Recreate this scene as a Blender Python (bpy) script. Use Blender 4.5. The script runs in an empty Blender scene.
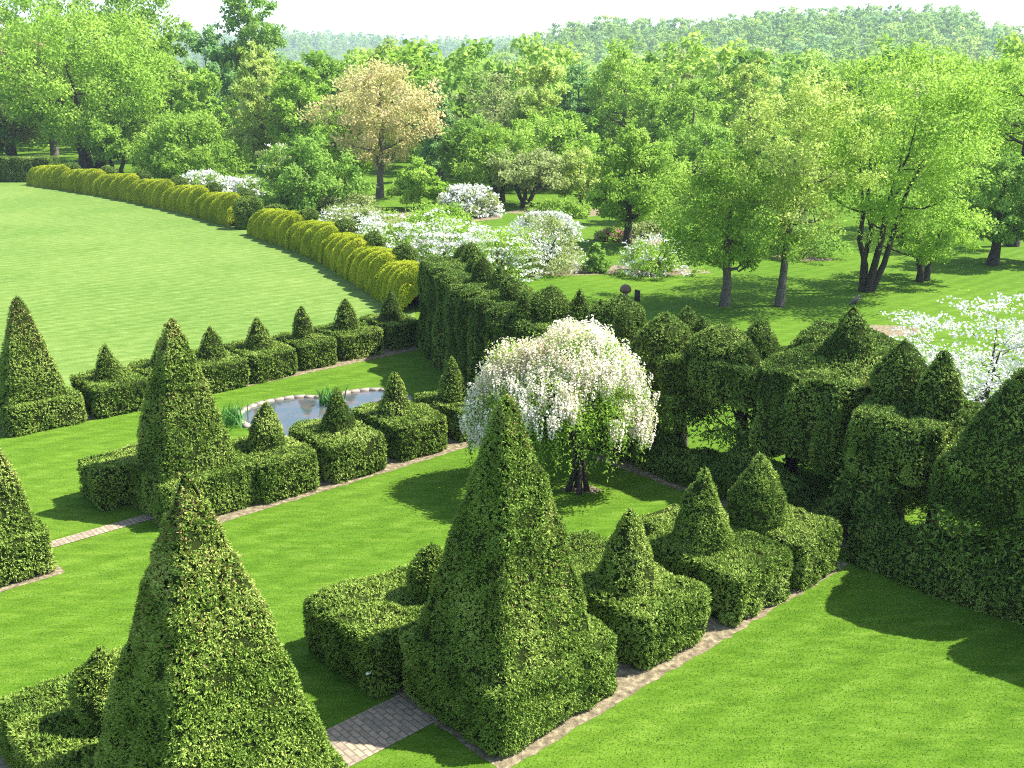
import bpy, math, random
import numpy as np
from mathutils import Vector
sc = bpy.context.scene
COL = sc.collection
PI = math.pi
R = math.radians

# ------------------------------------------------------------------ camera model (used to survey the place)
FPX, CX, CY, EYE, HORIZON = 995.6, 512., 384., 9.0, 85.
PITCH = math.atan((CY - HORIZON) / FPX)
CP, SP = math.cos(PITCH), math.sin(PITCH)
AZ = R(47.55)                                   # bearing of the garden's long axis
U = np.array([math.sin(AZ), math.cos(AZ)])
V_ = np.array([-math.cos(AZ), math.sin(AZ)])
ROT = PI / 2 - AZ

def at(x, y, z=0.):
    dx, dy = (x - CX) / FPX, -(y - CY) / FPX
    d = np.array([dx, CP + dy * SP, -SP + dy * CP])
    t = (z - EYE) / d[2]
    return np.array([d[0] * t, d[1] * t, z])

def depth(P): return P[1] * CP - (P[2] - EYE) * SP

def height_for(P, ytop):
    lo, hi = 0., 80.
    for _ in range(50):
        m = (lo + hi) / 2
        f = P[1] * CP - (m - EYE) * SP
        up = P[1] * SP + (m - EYE) * CP
        if CY - FPX * up / f > ytop: lo = m
        else: hi = m
    return lo

def W(u, v, z=0.):
    q = u * U + v * V_
    return np.array([q[0], q[1], z])

# ------------------------------------------------------------------ mesh helpers
class G:
    def __init__(s): s.v=[]; s.q=[]; s.t=[]; s.r=[]; s.qm=[]; s.tm=[]; s.n=0
    def add(s, v, q=None, t=None, rnd=.5, m=0):
        v = np.asarray(v, float).reshape(-1, 3)
        s.v.append(v)
        s.r.append(np.broadcast_to(np.asarray(rnd, float), (len(v),)).copy())
        if q is not None and len(q):
            q = np.asarray(q, int); s.q.append(q + s.n); s.qm.append(np.full(len(q), m, int))
        if t is not None and len(t):
            t = np.asarray(t, int); s.t.append(t + s.n); s.tm.append(np.full(len(t), m, int))
        s.n += len(v)
    def mesh(s, name, mats, smooth=False):
        me = bpy.data.meshes.new(name)
        v = np.concatenate(s.v)
        q = np.concatenate(s.q) if s.q else np.zeros((0, 4), int)
        t = np.concatenate(s.t) if s.t else np.zeros((0, 3), int)
        mi = np.concatenate(s.qm + s.tm)
        me.vertices.add(len(v)); me.vertices.foreach_set('co', v.astype(np.float32).ravel())
        me.loops.add(q.size + t.size)
        me.loops.foreach_set('vertex_index', np.concatenate([q.ravel(), t.ravel()]).astype(np.int32))
        me.polygons.add(len(q) + len(t))
        ls = np.concatenate([np.arange(len(q)) * 4, q.size + np.arange(len(t)) * 3]).astype(np.int32)
        me.polygons.foreach_set('loop_start', ls)
        me.polygons.foreach_set('material_index', mi.astype(np.int32))
        if smooth: me.polygons.foreach_set('use_smooth', np.ones(len(mi), bool))
        a = me.attributes.new('rnd', 'FLOAT', 'POINT')
        a.data.foreach_set('value', np.concatenate(s.r).astype(np.float32))
        for m in mats: me.materials.append(m)
        me.update(calc_edges=True); me.validate()
        return me
    def build(s, name, mats, parent=None, smooth=False):
        return link(name, s.mesh(name, mats if isinstance(mats, (list, tuple)) else [mats], smooth), parent)

def link(name, data, parent=None):
    o = bpy.data.objects.new(name, data); COL.objects.link(o)
    if parent is not None: o.parent = parent
    return o

def tag(o, label=None, cat=None, group=None, kind=None):
    if label: o['label'] = label
    if cat: o['category'] = cat
    if group: o['group'] = group
    if kind: o['kind'] = kind
    return o

def thing(name, label, cat, loc, rz=0., group=None):
    o = link(name, None); o.location = Vector(loc); o.rotation_euler = (0, 0, rz)
    return tag(o, label, cat, group)

def nrm(a): return a / np.maximum(np.linalg.norm(a, axis=-1, keepdims=True), 1e-9)

def wave(P, f, seed, n=7):
    """smooth pseudo noise about -1..1 at points P"""
    r = np.random.default_rng(seed)
    k = nrm(r.normal(size=(n, 3))) * f * r.uniform(.6, 1.5, (n, 1)); ph = r.uniform(0, 6.28, n)
    return np.sin(P @ k.T + ph).sum(1) / (n ** .5 * .75)

def leaves(g, P, D, L, Wd, rng, rnd=.5, m=0, mid=.45, face=None, fw=1.):
    n = len(P)
    if not n: return
    q = rng.normal(size=(n, 3))
    if face is not None: q = q * .55 + face * fw * 1.2
    S = nrm(np.cross(D, q))
    L = np.broadcast_to(L, (n,))[:, None]; Wd = np.broadcast_to(Wd, (n,))[:, None]
    v = np.stack([P, P + D * L * mid + S * Wd / 2, P + D * L, P + D * L * mid - S * Wd / 2], 1).reshape(-1, 3)
    g.add(v, np.arange(4 * n).reshape(n, 4), rnd=np.repeat(np.broadcast_to(rnd, (n,)), 4), m=m)

def tube(g, pts, rad, seg=6, m=0, rnd=.5):
    pts = np.asarray(pts, float); n = len(pts)
    rad = np.broadcast_to(rad, (n,))
    T = nrm(np.gradient(pts, axis=0))
    ref = np.array([1., 0, 0]) if abs(T[0][0]) < .8 else np.array([0, 1., 0])
    A = nrm(np.cross(T, ref)); B = np.cross(T, A)
    th = np.arange(seg) * 2 * PI / seg
    v = pts[:, None] + rad[:, None, None] * (np.cos(th)[None, :, None] * A[:, None] + np.sin(th)[None, :, None] * B[:, None])
    i = np.arange(n - 1)[:, None] * seg; j = np.arange(seg)[None]; j2 = (j + 1) % seg
    q = np.stack([i + j, i + j2, i + seg + j2, i + seg + j], -1).reshape(-1, 4)
    v = np.concatenate([v.reshape(-1, 3), pts[-1:]])
    t = np.stack([(n - 1) * seg + np.arange(seg), (n - 1) * seg + (np.arange(seg) + 1) % seg, np.full(seg, n * seg)], -1)
    g.add(v, q, t, rnd=rnd, m=m)

def lathe(prof, seg=40, ex=2., sx=1., sy=1., cx=0., cy=0.):
    prof = np.asarray(prof, float)
    th = (np.arange(seg) + .5) * 2 * PI / seg
    c, s = np.cos(th), np.sin(th)
    f = (np.abs(c) ** ex + np.abs(s) ** ex) ** (-1 / ex)
    x = prof[:, :1] * (c * f)[None] * sx + cx; y = prof[:, :1] * (s * f)[None] * sy + cy
    z = np.broadcast_to(prof[:, 1:], x.shape)
    v = np.stack([x, y, z], -1).reshape(-1, 3); n = len(prof)
    i = np.arange(n - 1)[:, None] * seg; j = np.arange(seg)[None]; j2 = (j + 1) % seg
    return v, np.stack([i + j, i + j2, i + seg + j2, i + seg + j], -1).reshape(-1, 4)

def refine(prof, step):
    out = [prof[0]]
    for a, b in zip(prof[:-1], prof[1:]):
        k = max(1, int(round(math.dist(a, b) / step)))
        for i in range(1, k + 1): out.append((a[0] + (b[0] - a[0]) * i / k, a[1] + (b[1] - a[1]) * i / k))
    return out

def vnormals(v, q):
    a, b, c, d = v[q[:, 0]], v[q[:, 1]], v[q[:, 2]], v[q[:, 3]]
    fn = np.cross(c - a, d - b)
    n = np.zeros_like(v)
    for k in range(4): np.add.at(n, q[:, k], fn)
    return nrm(n)

def rough(v, q, amp, f, seed):
    n = vnormals(v, q)
    return v + n * (wave(v, f, seed) * amp + wave(v, f * 3.1, seed + 1) * amp * .5)[:, None]

def sample(v, q, n, rng):
    t = np.concatenate([q[:, [0, 1, 2]], q[:, [0, 2, 3]]])
    A, B, C = v[t[:, 0]], v[t[:, 1]], v[t[:, 2]]
    cr = np.cross(B - A, C - A); ar = np.linalg.norm(cr, axis=1)
    i = rng.choice(len(t), n, p=ar / ar.sum())
    r1, r2 = rng.random(n), rng.random(n); s = np.sqrt(r1)
    return (A[i] * (1 - s)[:, None] + B[i] * (s * (1 - r2))[:, None] + C[i] * (s * r2)[:, None]), nrm(cr[i]), ar.sum() / 2

def area(v, q):
    return (np.linalg.norm(np.cross(v[q[:, 1]] - v[q[:, 0]], v[q[:, 2]] - v[q[:, 0]]), axis=1).sum() +
            np.linalg.norm(np.cross(v[q[:, 2]] - v[q[:, 0]], v[q[:, 3]] - v[q[:, 0]]), axis=1).sum()) / 2

def cat(pts, n):
    pts = np.asarray(pts, float); P = np.vstack([2 * pts[0] - pts[1], pts, 2 * pts[-1] - pts[-2]]); out = []
    for i in range(len(pts) - 1):
        p0, p1, p2, p3 = P[i:i + 4]
        for t in np.arange(n) / n:
            out.append(.5 * ((2 * p1) + (-p0 + p2) * t + (2 * p0 - 5 * p1 + 4 * p2 - p3) * t * t + (-p0 + 3 * p1 - 3 * p2 + p3) * t ** 3))
    out.append(pts[-1]); return np.array(out)
def resample(p, step):
    d = np.r_[0, np.cumsum(np.linalg.norm(np.diff(p, axis=0), axis=1))]
    s = np.linspace(0, d[-1], max(3, int(d[-1] / step) + 1))
    return np.stack([np.interp(s, d, p[:, k]) for k in range(p.shape[1])], 1), s

SEED = [100]
def clip(name, shells, parent, mats, dens=170, L=.10, Wd=.03, k=6, amp=.03, f=3., gap=-2.2, spread=.8, brown=None, droop=0.):
    """a clipped evergreen surface: a dark twiggy core and fans of needles standing out of it; shells = list of (v, q)"""
    g = G(); dens, L, Wd = dens * 2.2, L * .63, Wd * .74
    for v, q in shells:
        SEED[0] += 7; sd = SEED[0]; rng = np.random.default_rng(sd)
        v = rough(v, q, amp, f, sd)
        g.add(v - vnormals(v, q) * (.55 * L), q, rnd=.2, m=0)
        n = int(area(v, q) * dens * 1.6)
        P, N, _ = sample(v, q, n, rng)
        P = P + N * (wave(P, 14., sd + 3) * .018)[:, None]
        keep = wave(P, 17., sd + 4) > gap
        P, N = P[keep], N[keep]; n = len(P)
        big = wave(P, 2.2, sd + 5) * .13 + wave(P, 7., sd + 6) * .12 + rng.normal(0, .09, n)
        D0 = nrm(N * .55 + rng.normal(size=P.shape) * .45 + np.array([0, 0, .15 - droop]))
        P, N, D0, big = [np.repeat(a, k, 0) for a in (P, N, D0, big)]
        D = nrm(D0 + rng.normal(size=P.shape) * spread * .6)
        ll = L * rng.uniform(.5, 1.15, len(P))
        rr = np.clip(.5 + big + rng.normal(0, .08, len(P)), 0, .93)
        if brown is not None:
            z0, pr = brown
            b = (rng.random(len(P)) < pr * np.clip((P[:, 2] - z0) / 2.5, 0, 1)) & (wave(P, 3., sd + 9) > -.2)
            rr[b] = .99
        leaves(g, P - N * .3 * L + rng.normal(0, .008, P.shape), D, ll, Wd * .75 * rng.uniform(.7, 1.3, len(P)), rng, rr, m=1, face=N)
    return g.build(name, mats, parent)

# ------------------------------------------------------------------ materials
def newmat(name):
    m = bpy.data.materials.new(name); m.use_nodes = True
    nt = m.node_tree; nt.nodes.clear()
    out = nt.nodes.new('ShaderNodeOutputMaterial')
    return m, nt, out

def ramp(nt, fac, stops, interp='LINEAR'):
    r = nt.nodes.new('ShaderNodeValToRGB'); r.color_ramp.interpolation = interp
    el = r.color_ramp.elements
    while len(el) > 1: el.remove(el[-1])
    for i, (p, c) in enumerate(stops):
        e = el[0] if i == 0 else el.new(p)
        e.position = p; e.color = (*c, 1)
    nt.links.new(fac, r.inputs[0]); return r.outputs[0]

def noise(nt, co, scale, detail=4, rough_=.6, dist=0.):
    n = nt.nodes.new('ShaderNodeTexNoise')
    n.inputs['Scale'].default_value = scale; n.inputs['Detail'].default_value = detail
    n.inputs['Roughness'].default_value = rough_; n.inputs['Distortion'].default_value = dist
    if co is not None: nt.links.new(co, n.inputs['Vector'])
    return n.outputs['Fac']

def mix(nt, fac, a, b, mode='MIX'):
    m = nt.nodes.new('ShaderNodeMix'); m.data_type = 'RGBA'; m.blend_type = mode
    for s, val in ((m.inputs[0], fac), (m.inputs[6], a), (m.inputs[7], b)):
        if hasattr(val, 'links'): nt.links.new(val, s)
        else: s.default_value = val if isinstance(val, (int, float)) else (*val, 1)
    return m.outputs[2]

def leafmat(name, stops, trans=.35, vary=.0, spec=.10):
    m, nt, out = newmat(name)
    a = nt.nodes.new('ShaderNodeAttribute'); a.attribute_name = 'rnd'
    c = ramp(nt, a.outputs['Fac'], stops)
    if vary:
        oi = nt.nodes.new('ShaderNodeObjectInfo')
        hs = nt.nodes.new('ShaderNodeHueSaturation')
        mp = nt.nodes.new('ShaderNodeMapRange'); mp.inputs[3].default_value = .5 - vary; mp.inputs[4].default_value = .5 + vary
        nt.links.new(oi.outputs['Random'], mp.inputs[0]); nt.links.new(mp.outputs[0], hs.inputs['Hue'])
        nt.links.new(c, hs.inputs['Color']); c = hs.outputs[0]
    d = nt.nodes.new('ShaderNodeBsdfPrincipled'); d.inputs['Roughness'].default_value = .55
    d.inputs['Specular IOR Level'].default_value = spec
    nt.links.new(c, d.inputs['Base Color'])
    if trans > 0:
        t = nt.nodes.new('ShaderNodeBsdfTranslucent'); nt.links.new(c, t.inputs['Color'])
        x = nt.nodes.new('ShaderNodeMixShader'); x.inputs[0].default_value = trans
        nt.links.new(d.outputs[0], x.inputs[1]); nt.links.new(t.outputs[0], x.inputs[2])
        nt.links.new(x.outputs[0], out.inputs[0])
    else: nt.links.new(d.outputs[0], out.inputs[0])
    return m

def solid(name, stops, scale=8., rough_=.8, bump=.0, coords='Object', detail=5, spec=.3):
    m, nt, out = newmat(name)
    tc = nt.nodes.new('ShaderNodeTexCoord')
    nz = noise(nt, tc.outputs[coords], scale, detail)
    c = ramp(nt, nz, stops)
    d = nt.nodes.new('ShaderNodeBsdfPrincipled'); d.inputs['Roughness'].default_value = rough_; d.inputs['Specular IOR Level'].default_value = spec
    nt.links.new(c, d.inputs['Base Color'])
    if bump:
        b = nt.nodes.new('ShaderNodeBump'); b.inputs['Strength'].default_value = bump; b.inputs['Distance'].default_value = .05
        nt.links.new(nz, b.inputs['Height']); nt.links.new(b.outputs[0], d.inputs['Normal'])
    nt.links.new(d.outputs[0], out.inputs[0]); return m

def lawnmat(name='lawn', tint=(1, 1, 1)):
    m, nt, out = newmat(name)
    geo = nt.nodes.new('ShaderNodeNewGeometry'); P = geo.outputs['Position']
    # fine blades, clippings left in rows by the mower, and broad patches
    mp = nt.nodes.new('ShaderNodeMapping'); mp.inputs['Rotation'].default_value = (0, 0, -ROT); mp.inputs['Scale'].default_value = (1, 3.2, 1)
    nt.links.new(P, mp.inputs['Vector'])
    fine = noise(nt, P, 26, 5, .7)
    mid = noise(nt, mp.outputs[0], 1.6, 6, .65, .4)
    broad = noise(nt, P, .12, 4, .6)
    c = ramp(nt, mid, [(.30, (.033, .082, .006)), (.5, (.071, .146, .010)), (.68, (.130, .210, .026))])
    c2 = ramp(nt, broad, [(.35, (.053, .120, .008)), (.65, (.098, .172, .016))])
    c = mix(nt, .45, c, c2)
    f = ramp(nt, fine, [(.32, (.55, .57, .5)), (.5, (1, 1, 1)), (.7, (1.25, 1.22, 1.4))])
    c = mix(nt, 1., c, f, 'MULTIPLY')
    wv = nt.nodes.new('ShaderNodeTexWave'); wv.inputs['Scale'].default_value = .42; wv.inputs['Distortion'].default_value = 1.4; wv.inputs['Detail'].default_value = 2
    mr = nt.nodes.new('ShaderNodeMapping'); mr.inputs['Rotation'].default_value = (0, 0, PI / 2 - ROT)
    nt.links.new(P, mr.inputs['Vector']); nt.links.new(mr.outputs[0], wv.inputs['Vector'])
    c = mix(nt, 1., c, ramp(nt, wv.outputs['Fac'], [(.2, (.93, .94, .9)), (.8, (1.07, 1.05, 1.1))]), 'MULTIPLY')
    cl = noise(nt, mp.outputs[0], 7., 5, .75)
    cm = ramp(nt, cl, [(.63, (0, 0, 0)), (.74, (1, 1, 1))])
    c = mix(nt, cm, c, (.17, .24, .07))
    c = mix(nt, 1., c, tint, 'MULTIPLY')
    d = nt.nodes.new('ShaderNodeBsdfPrincipled'); d.inputs['Roughness'].default_value = .9; d.inputs['Specular IOR Level'].default_value = .04
    nt.links.new(c, d.inputs['Base Color'])
    b = nt.nodes.new('ShaderNodeBump'); b.inputs['Strength'].default_value = .55; b.inputs['Distance'].default_value = .03
    nt.links.new(fine, b.inputs['Height']); nt.links.new(b.outputs[0], d.inputs['Normal'])
    nt.links.new(d.outputs[0], out.inputs[0]); return m

def brickmat():
    m, nt, out = newmat('paving_brick')
    tc = nt.nodes.new('ShaderNodeTexCoord')
    br = nt.nodes.new('ShaderNodeTexBrick'); br.inputs['Scale'].default_value = 1.
    br.inputs['Brick Width'].default_value = .20; br.inputs['Row Height'].default_value = .10
    br.inputs['Mortar Size'].default_value = .012
    br.inputs['Color1'].default_value = (.38, .275, .175, 1); br.inputs['Color2'].default_value = (.20, .155, .105, 1)
    br.inputs['Mortar'].default_value = (.09, .08, .06, 1)
    mpn = nt.nodes.new('ShaderNodeMapping'); mpn.inputs['Rotation'].default_value = (0, 0, PI / 2)
    nt.links.new(tc.outputs['Object'], mpn.inputs['Vector']); nt.links.new(mpn.outputs[0], br.inputs['Vector'])
    c = mix(nt, .35, br.outputs['Color'], ramp(nt, noise(nt, tc.outputs['Object'], 9), [(.3, (.11, .09, .06)), (.7, (.40, .32, .22))]))
    d = nt.nodes.new('ShaderNodeBsdfPrincipled'); d.inputs['Roughness'].default_value = .85
    nt.links.new(c, d.inputs['Base Color'])
    b = nt.nodes.new('ShaderNodeBump'); b.inputs['Strength'].default_value = .5; b.inputs['Distance'].default_value = .01; b.invert = True
    nt.links.new(br.outputs['Fac'], b.inputs['Height']); nt.links.new(b.outputs[0], d.inputs['Normal'])
    nt.links.new(d.outputs[0], out.inputs[0]); return m

def watermat():
    m, nt, out = newmat('pond_water')
    tc = nt.nodes.new('ShaderNodeTexCoord')
    c = ramp(nt, noise(nt, tc.outputs['Object'], 1.2, 4), [(.45, (.05, .07, .07)), (.62, (.10, .08, .07))])
    d = nt.nodes.new('ShaderNodeBsdfPrincipled'); d.inputs['Roughness'].default_value = .04; d.inputs['IOR'].default_value = 1.33
    d.inputs['Specular IOR Level'].default_value = .9
    nt.links.new(c, d.inputs['Base Color'])
    b = nt.nodes.new('ShaderNodeBump'); b.inputs['Strength'].default_value = .08; b.inputs['Distance'].default_value = .02
    nt.links.new(noise(nt, tc.outputs['Object'], 5, 3), b.inputs['Height']); nt.links.new(b.outputs[0], d.inputs['Normal'])
    nt.links.new(d.outputs[0], out.inputs[0]); return m

M_core = solid('yew_twigs', [(.3, (.012, .020, .006)), (.7, (.030, .042, .010))], 12., 1., spec=0.)
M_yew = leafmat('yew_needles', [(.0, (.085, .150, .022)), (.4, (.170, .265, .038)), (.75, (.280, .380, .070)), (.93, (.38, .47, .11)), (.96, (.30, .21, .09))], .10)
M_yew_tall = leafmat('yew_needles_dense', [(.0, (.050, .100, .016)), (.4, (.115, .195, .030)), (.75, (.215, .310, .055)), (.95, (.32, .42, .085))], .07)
M_gold = leafmat('golden_yew_needles', [(.0, (.18, .27, .014)), (.4, (.36, .45, .024)), (.75, (.52, .59, .038)), (1., (.60, .62, .06))], .25)
M_goldcore = solid('golden_yew_twigs', [(.3, (.14, .15, .015)), (.7, (.24, .24, .02))], 8., 1., spec=0.)
M_bark = solid('bark', [(.3, (.05, .042, .035)), (.7, (.16, .14, .115))], 14., .9, .6)
M_bark_dark = solid('dark_bark', [(.3, (.018, .014, .011)), (.7, (.06, .048, .038))], 14., .9, .6)
def green(name, a, b, c, tr=.5, vary=.0):
    return leafmat(name, [(.05, a), (.5, b), (.95, c)], tr, vary)
M_spring = green('spring_leaves', (.18, .33, .03), (.30, .48, .058), (.43, .58, .11))
M_mid = green('maple_leaves', (.13, .25, .024), (.25, .41, .048), (.39, .54, .10))
M_dark = green('deep_green_leaves', (.12, .245, .03), (.23, .395, .06), (.35, .51, .11))
M_yellow = green('yellow_green_leaves', (.26, .38, .05), (.42, .53, .11), (.56, .63, .21))
M_orange = green('copper_leaves', (.36, .42, .10), (.58, .52, .22), (.72, .58, .34))
M_mauve = green('mauve_leaves', (.20, .25, .06), (.31, .31, .11), (.40, .31, .18))
M_grey = green('silvery_leaves', (.19, .25, .07), (.31, .38, .12), (.44, .50, .21))
M_blue = green('bluish_conifer', (.12, .26, .075), (.22, .40, .12), (.34, .52, .18), .5)
M_forest = green('woodland_leaves', (.15, .29, .035), (.26, .43, .062), (.39, .54, .115), .5)
M_white = leafmat('white_petals', [(.0, (.60, .62, .54)), (1., (.80, .80, .76))], .25)
M_cream = leafmat('cream_petals', [(.0, (.72, .62, .42)), (.3, (.80, .74, .56)), (1., (.85, .81, .69))], .3)
M_pink = leafmat('pink_petals', [(.0, (.45, .12, .16)), (1., (.62, .30, .30))], .25)
M_iris = green('iris_blades', (.05, .16, .03), (.08, .24, .05), (.14, .32, .08), .3)
M_grass = leafmat('grass_blades', [(.05, (.055, .135, .009)), (.5, (.098, .200, .014)), (.88, (.18, .28, .04)), (.96, (.36, .42, .20))], .45)
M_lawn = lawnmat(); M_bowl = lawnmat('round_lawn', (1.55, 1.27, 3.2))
M_soil = solid('mulch', [(.3, (.07, .056, .032)), (.5, (.16, .13, .075)), (.72, (.33, .275, .165))], 9., .95, .7)
M_brick = brickmat()
M_water = watermat()
M_stone = solid('edging_stone', [(.3, (.20, .165, .13)), (.7, (.36, .30, .24))], 6., .85, .3)
M_bronze = solid('weathered_bronze', [(.3, (.06, .035, .022)), (.7, (.22, .13, .085))], 5., .45)
M_black = solid('black_stain', [(.3, (.012, .011, .012)), (.7, (.03, .028, .03))], 10., .6)
M_bird = solid('black_feathers', [(.3, (.008, .008, .010)), (.7, (.022, .022, .028))], 40., .45)
M_whiteplastic = solid('white_plastic', [(.3, (.72, .72, .70)), (.7, (.8, .8, .78))], 10., .4)

YEW = [M_core, M_yew]; YEWT = [M_core, M_yew_tall]; GOLD = [M_goldcore, M_gold]

# ------------------------------------------------------------------ world, sun, camera
SUN_AZ, SUN_EL = R(78), R(53)
w = bpy.data.worlds.new('World'); sc.world = w; w.use_nodes = True
nt = w.node_tree; nt.nodes.clear()
sky = nt.nodes.new('ShaderNodeTexSky'); sky.sky_type = 'NISHITA'; sky.sun_disc = False
sky.sun_elevation = SUN_EL; sky.sun_rotation = SUN_AZ
sky.air_density = 1.0; sky.dust_density = 1.0; sky.ozone_density = 1.0; sky.altitude = 100
bg = nt.nodes.new('ShaderNodeBackground'); bg.inputs[1].default_value = .12
wo = nt.nodes.new('ShaderNodeOutputWorld')
nt.links.new(sky.outputs[0], bg.inputs[0]); nt.links.new(bg.outputs[0], wo.inputs[0])
sd = bpy.data.lights.new('sun', 'SUN'); sd.energy = 5.0; sd.angle = R(.5); sd.color = (1, .955, .88)
so = link('sun', sd)
so.rotation_euler = Vector((math.sin(SUN_AZ) * math.cos(SUN_EL), math.cos(SUN_AZ) * math.cos(SUN_EL), math.sin(SUN_EL))).to_track_quat('Z', 'Y').to_euler()
so.location = (60, 40, 90)
cd = bpy.data.cameras.new('camera'); cd.sensor_width = 36; cd.lens = 36 * FPX / 1024; cd.clip_end = 9000; cd.clip_start = .1
co = link('camera', cd); co.location = (0, 0, EYE); co.rotation_euler = (PI / 2 - PITCH, 0, 0)
sc.camera = co
sc.view_settings.view_transform = 'Standard'; sc.view_settings.look = 'None'
sc.view_settings.exposure = 1.55; sc.view_settings.gamma = 1; sc.view_settings.use_curve_mapping = False
sc.cycles.use_denoising = False; sc.cycles.filter_width = 1.1
sc.cycles.max_bounces = 6; sc.cycles.diffuse_bounces = 3; sc.cycles.glossy_bounces = 2
sc.cycles.transmission_bounces = 4; sc.cycles.volume_bounces = 0; sc.cycles.transparent_max_bounces = 4
sc.cycles.sample_clamp_indirect = 4

# ------------------------------------------------------------------ ground, beds, paths
def sheet(name, outline, mat, z, kind='structure'):
    me = bpy.data.meshes.new(name)
    me.from_pydata([(p[0], p[1], z) for p in outline], [], [list(range(len(outline)))])
    me.materials.append(mat)
    o = link(name, me); o['kind'] = kind
    return o
sheet('ground', [(-2600, -400), (2600, -400), (2600, 2700), (-2600, 2700)], M_lawn, 0)

def uvrect(u0, u1, v0, v1, jit=.0, seed=1):
    rng = np.random.default_rng(seed); pts = []
    for (a, b), (c, d) in (((u0, v0), (u1, v0)), ((u1, v0), (u1, v1)), ((u1, v1), (u0, v1)), ((u0, v1), (u0, v0))):
        n = max(2, int(math.dist((a, b), (c, d)) / .15))
        for i in range(n):
            f = i / n
            pts.append(W(a + (c - a) * f + rng.normal(0, jit), b + (d - b) * f + rng.normal(0, jit)))
    return pts
_edge = cat(np.array([(23.2, 31.0), (25.4, 34.6), (28.4, 44.0), (30.4, 53), (31.4, 61), (32.6, 72), (33.0, 85), (32.3, 96), (31., 106), (24, 113), (0, 116), (-40, 100), (-45, 60), (-30, 30), (-6, 28.0)]), 6)
sheet('round_lawn', [W(21.5, 28.0), *[W(a, b) for a, b in _edge]], M_bowl, .002)
for i, (a, b, c, d) in enumerate([(7.66, 16.8, 8.57, 11.45), (7.5, 9.7, 11.45, 12.95), (-2., 6.0, 8.5, 13.6), (7.6, 17.3, 18.68, 21.0), (7.0, 8.7, 21.0, 22.0), (0., 5.35, 18.6, 22.2),
                                  (6.95, 21.6, 27.5, 29.8)]):
    sheet('soil_bed', uvrect(a, b, c, d, .02, i), M_soil, .004)
sheet('soil_bed', uvrect(17.25, 19.0, 2., 8.6, .03, 11) , M_soil, .004)
sheet('soil_bed', uvrect(17.35, 19.2, 8.62, 16.0, .03, 12), M_soil, .004)
def blob(cx, cy, rx, ry, seed, n=60, rz=0.):
    rng = np.random.default_rng(seed); ph = rng.uniform(0, 6.28, 4); pts = []
    for i in range(n):
        t = 2 * PI * i / n; r = 1 + .14 * math.sin(2 * t + ph[0]) + .1 * math.sin(3 * t + ph[1]) + .05 * math.sin(7 * t + ph[2])
        x, y = rx * r * math.cos(t), ry * r * math.sin(t)
        pts.append((cx + x * math.cos(rz) - y * math.sin(rz), cy + x * math.sin(rz) + y * math.cos(rz)))
    return pts
def soil_px(x, y, wpx, hpx, seed):
    P = at(x, y); a = at(x - wpx / 2, y); b = at(x, y - hpx / 2); c = at(x, y + hpx / 2)
    sheet('soil_bed', blob(P[0], P[1], abs(P[0] - a[0]), abs(b[1] - c[1]) / 2, seed), M_soil, .004)
for k, (x, y, wp, hp) in enumerate([(475, 271, 150, 12), (570, 270, 130, 10), (470, 215, 70, 12), (888, 330, 70, 10), (668, 272, 70, 8), (800, 258, 60, 6), (385, 218, 80, 16),
                                    (640, 240, 60, 8), (220, 205, 110, 12), (582, 489, 34, 9), (560, 212, 110, 8)]):
    soil_px(x, y, wp, hp, 40 + k)
def paved(name, u0, u1, v0, v1):
    o = link(name, None)
    me = bpy.data.meshes.new(name)
    hx, hy = (u1 - u0) / 2, (v1 - v0) / 2
    me.from_pydata([(-hx, -hy, 0), (hx, -hy, 0), (hx, hy, 0), (-hx, hy, 0)], [], [(0, 1, 2, 3)]); me.materials.append(M_brick)
    bpy.data.objects.remove(o); o = link(name, me)
    o.location = Vector(W((u0 + u1) / 2, (v0 + v1) / 2, .010)); o.rotation_euler = (0, 0, ROT); o['kind'] = 'structure'
paved('brick_path', 4.6, 8.4, 10.08, 11.0)
paved('stone_path', 5.0, 8.0, 19.86, 20.2)
paved('brick_path', 14.0, 17.6, 14.9, 15.3) if False else None

# grass blades of the near lawns: uncountable, one object
def grass():
    rng = np.random.default_rng(5); g = G()
    for (u0, u1, v0, v1, dn) in [(7.5, 17.2, 2.5, 8.5, 420), (7., 17.3, 13.2, 18.5, 300), (-1, 7.2, 12.2, 18.6, 280), (6.0, 7.45, 8, 13.6, 420), (2., 8., 6.5, 8.6, 420), (3, 7.2, 18.6, 27.4, 160), (7.2, 20, 25.6, 27.4, 150)]:
        n = int((u1 - u0) * (v1 - v0) * dn)
        u, v = rng.uniform(u0, u1, n), rng.uniform(v0, v1, n)
        ok = ~((v > 10.05) & (v < 11.05) & (u > 4.5) & (u < 8.5)) & ~((v > 19.8) & (v < 20.25) & (u > 4.9)) & ~((u < 6.0) & (v > 8.5) & (v < 13.6) & (u > -2)) & ~((u < 5.35) & (v > 18.6) & (v < 22.2))
        u, v = u[ok], v[ok]; n = len(u)
        P = np.outer(u, [*U, 0]) + np.outer(v, [*V_, 0])
        D = nrm(np.stack([rng.normal(0, 1.1, n), rng.normal(0, 1.1, n), np.ones(n)], 1))
        rr = np.clip(.5 + .2 * wave(P, 1.2, 77) + rng.normal(0, .2, n), 0, 1)
        leaves(g, P, D, rng.uniform(.016, .036, n), rng.uniform(.008, .014, n), rng, rr, face=np.broadcast_to(np.array([0, 0, 1.]), P.shape), fw=2.)
    o = g.build('grass', M_grass)
    tag(o, 'short mown grass blades on the lawns between the topiary beds', 'grass', kind='stuff')
grass()

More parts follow.
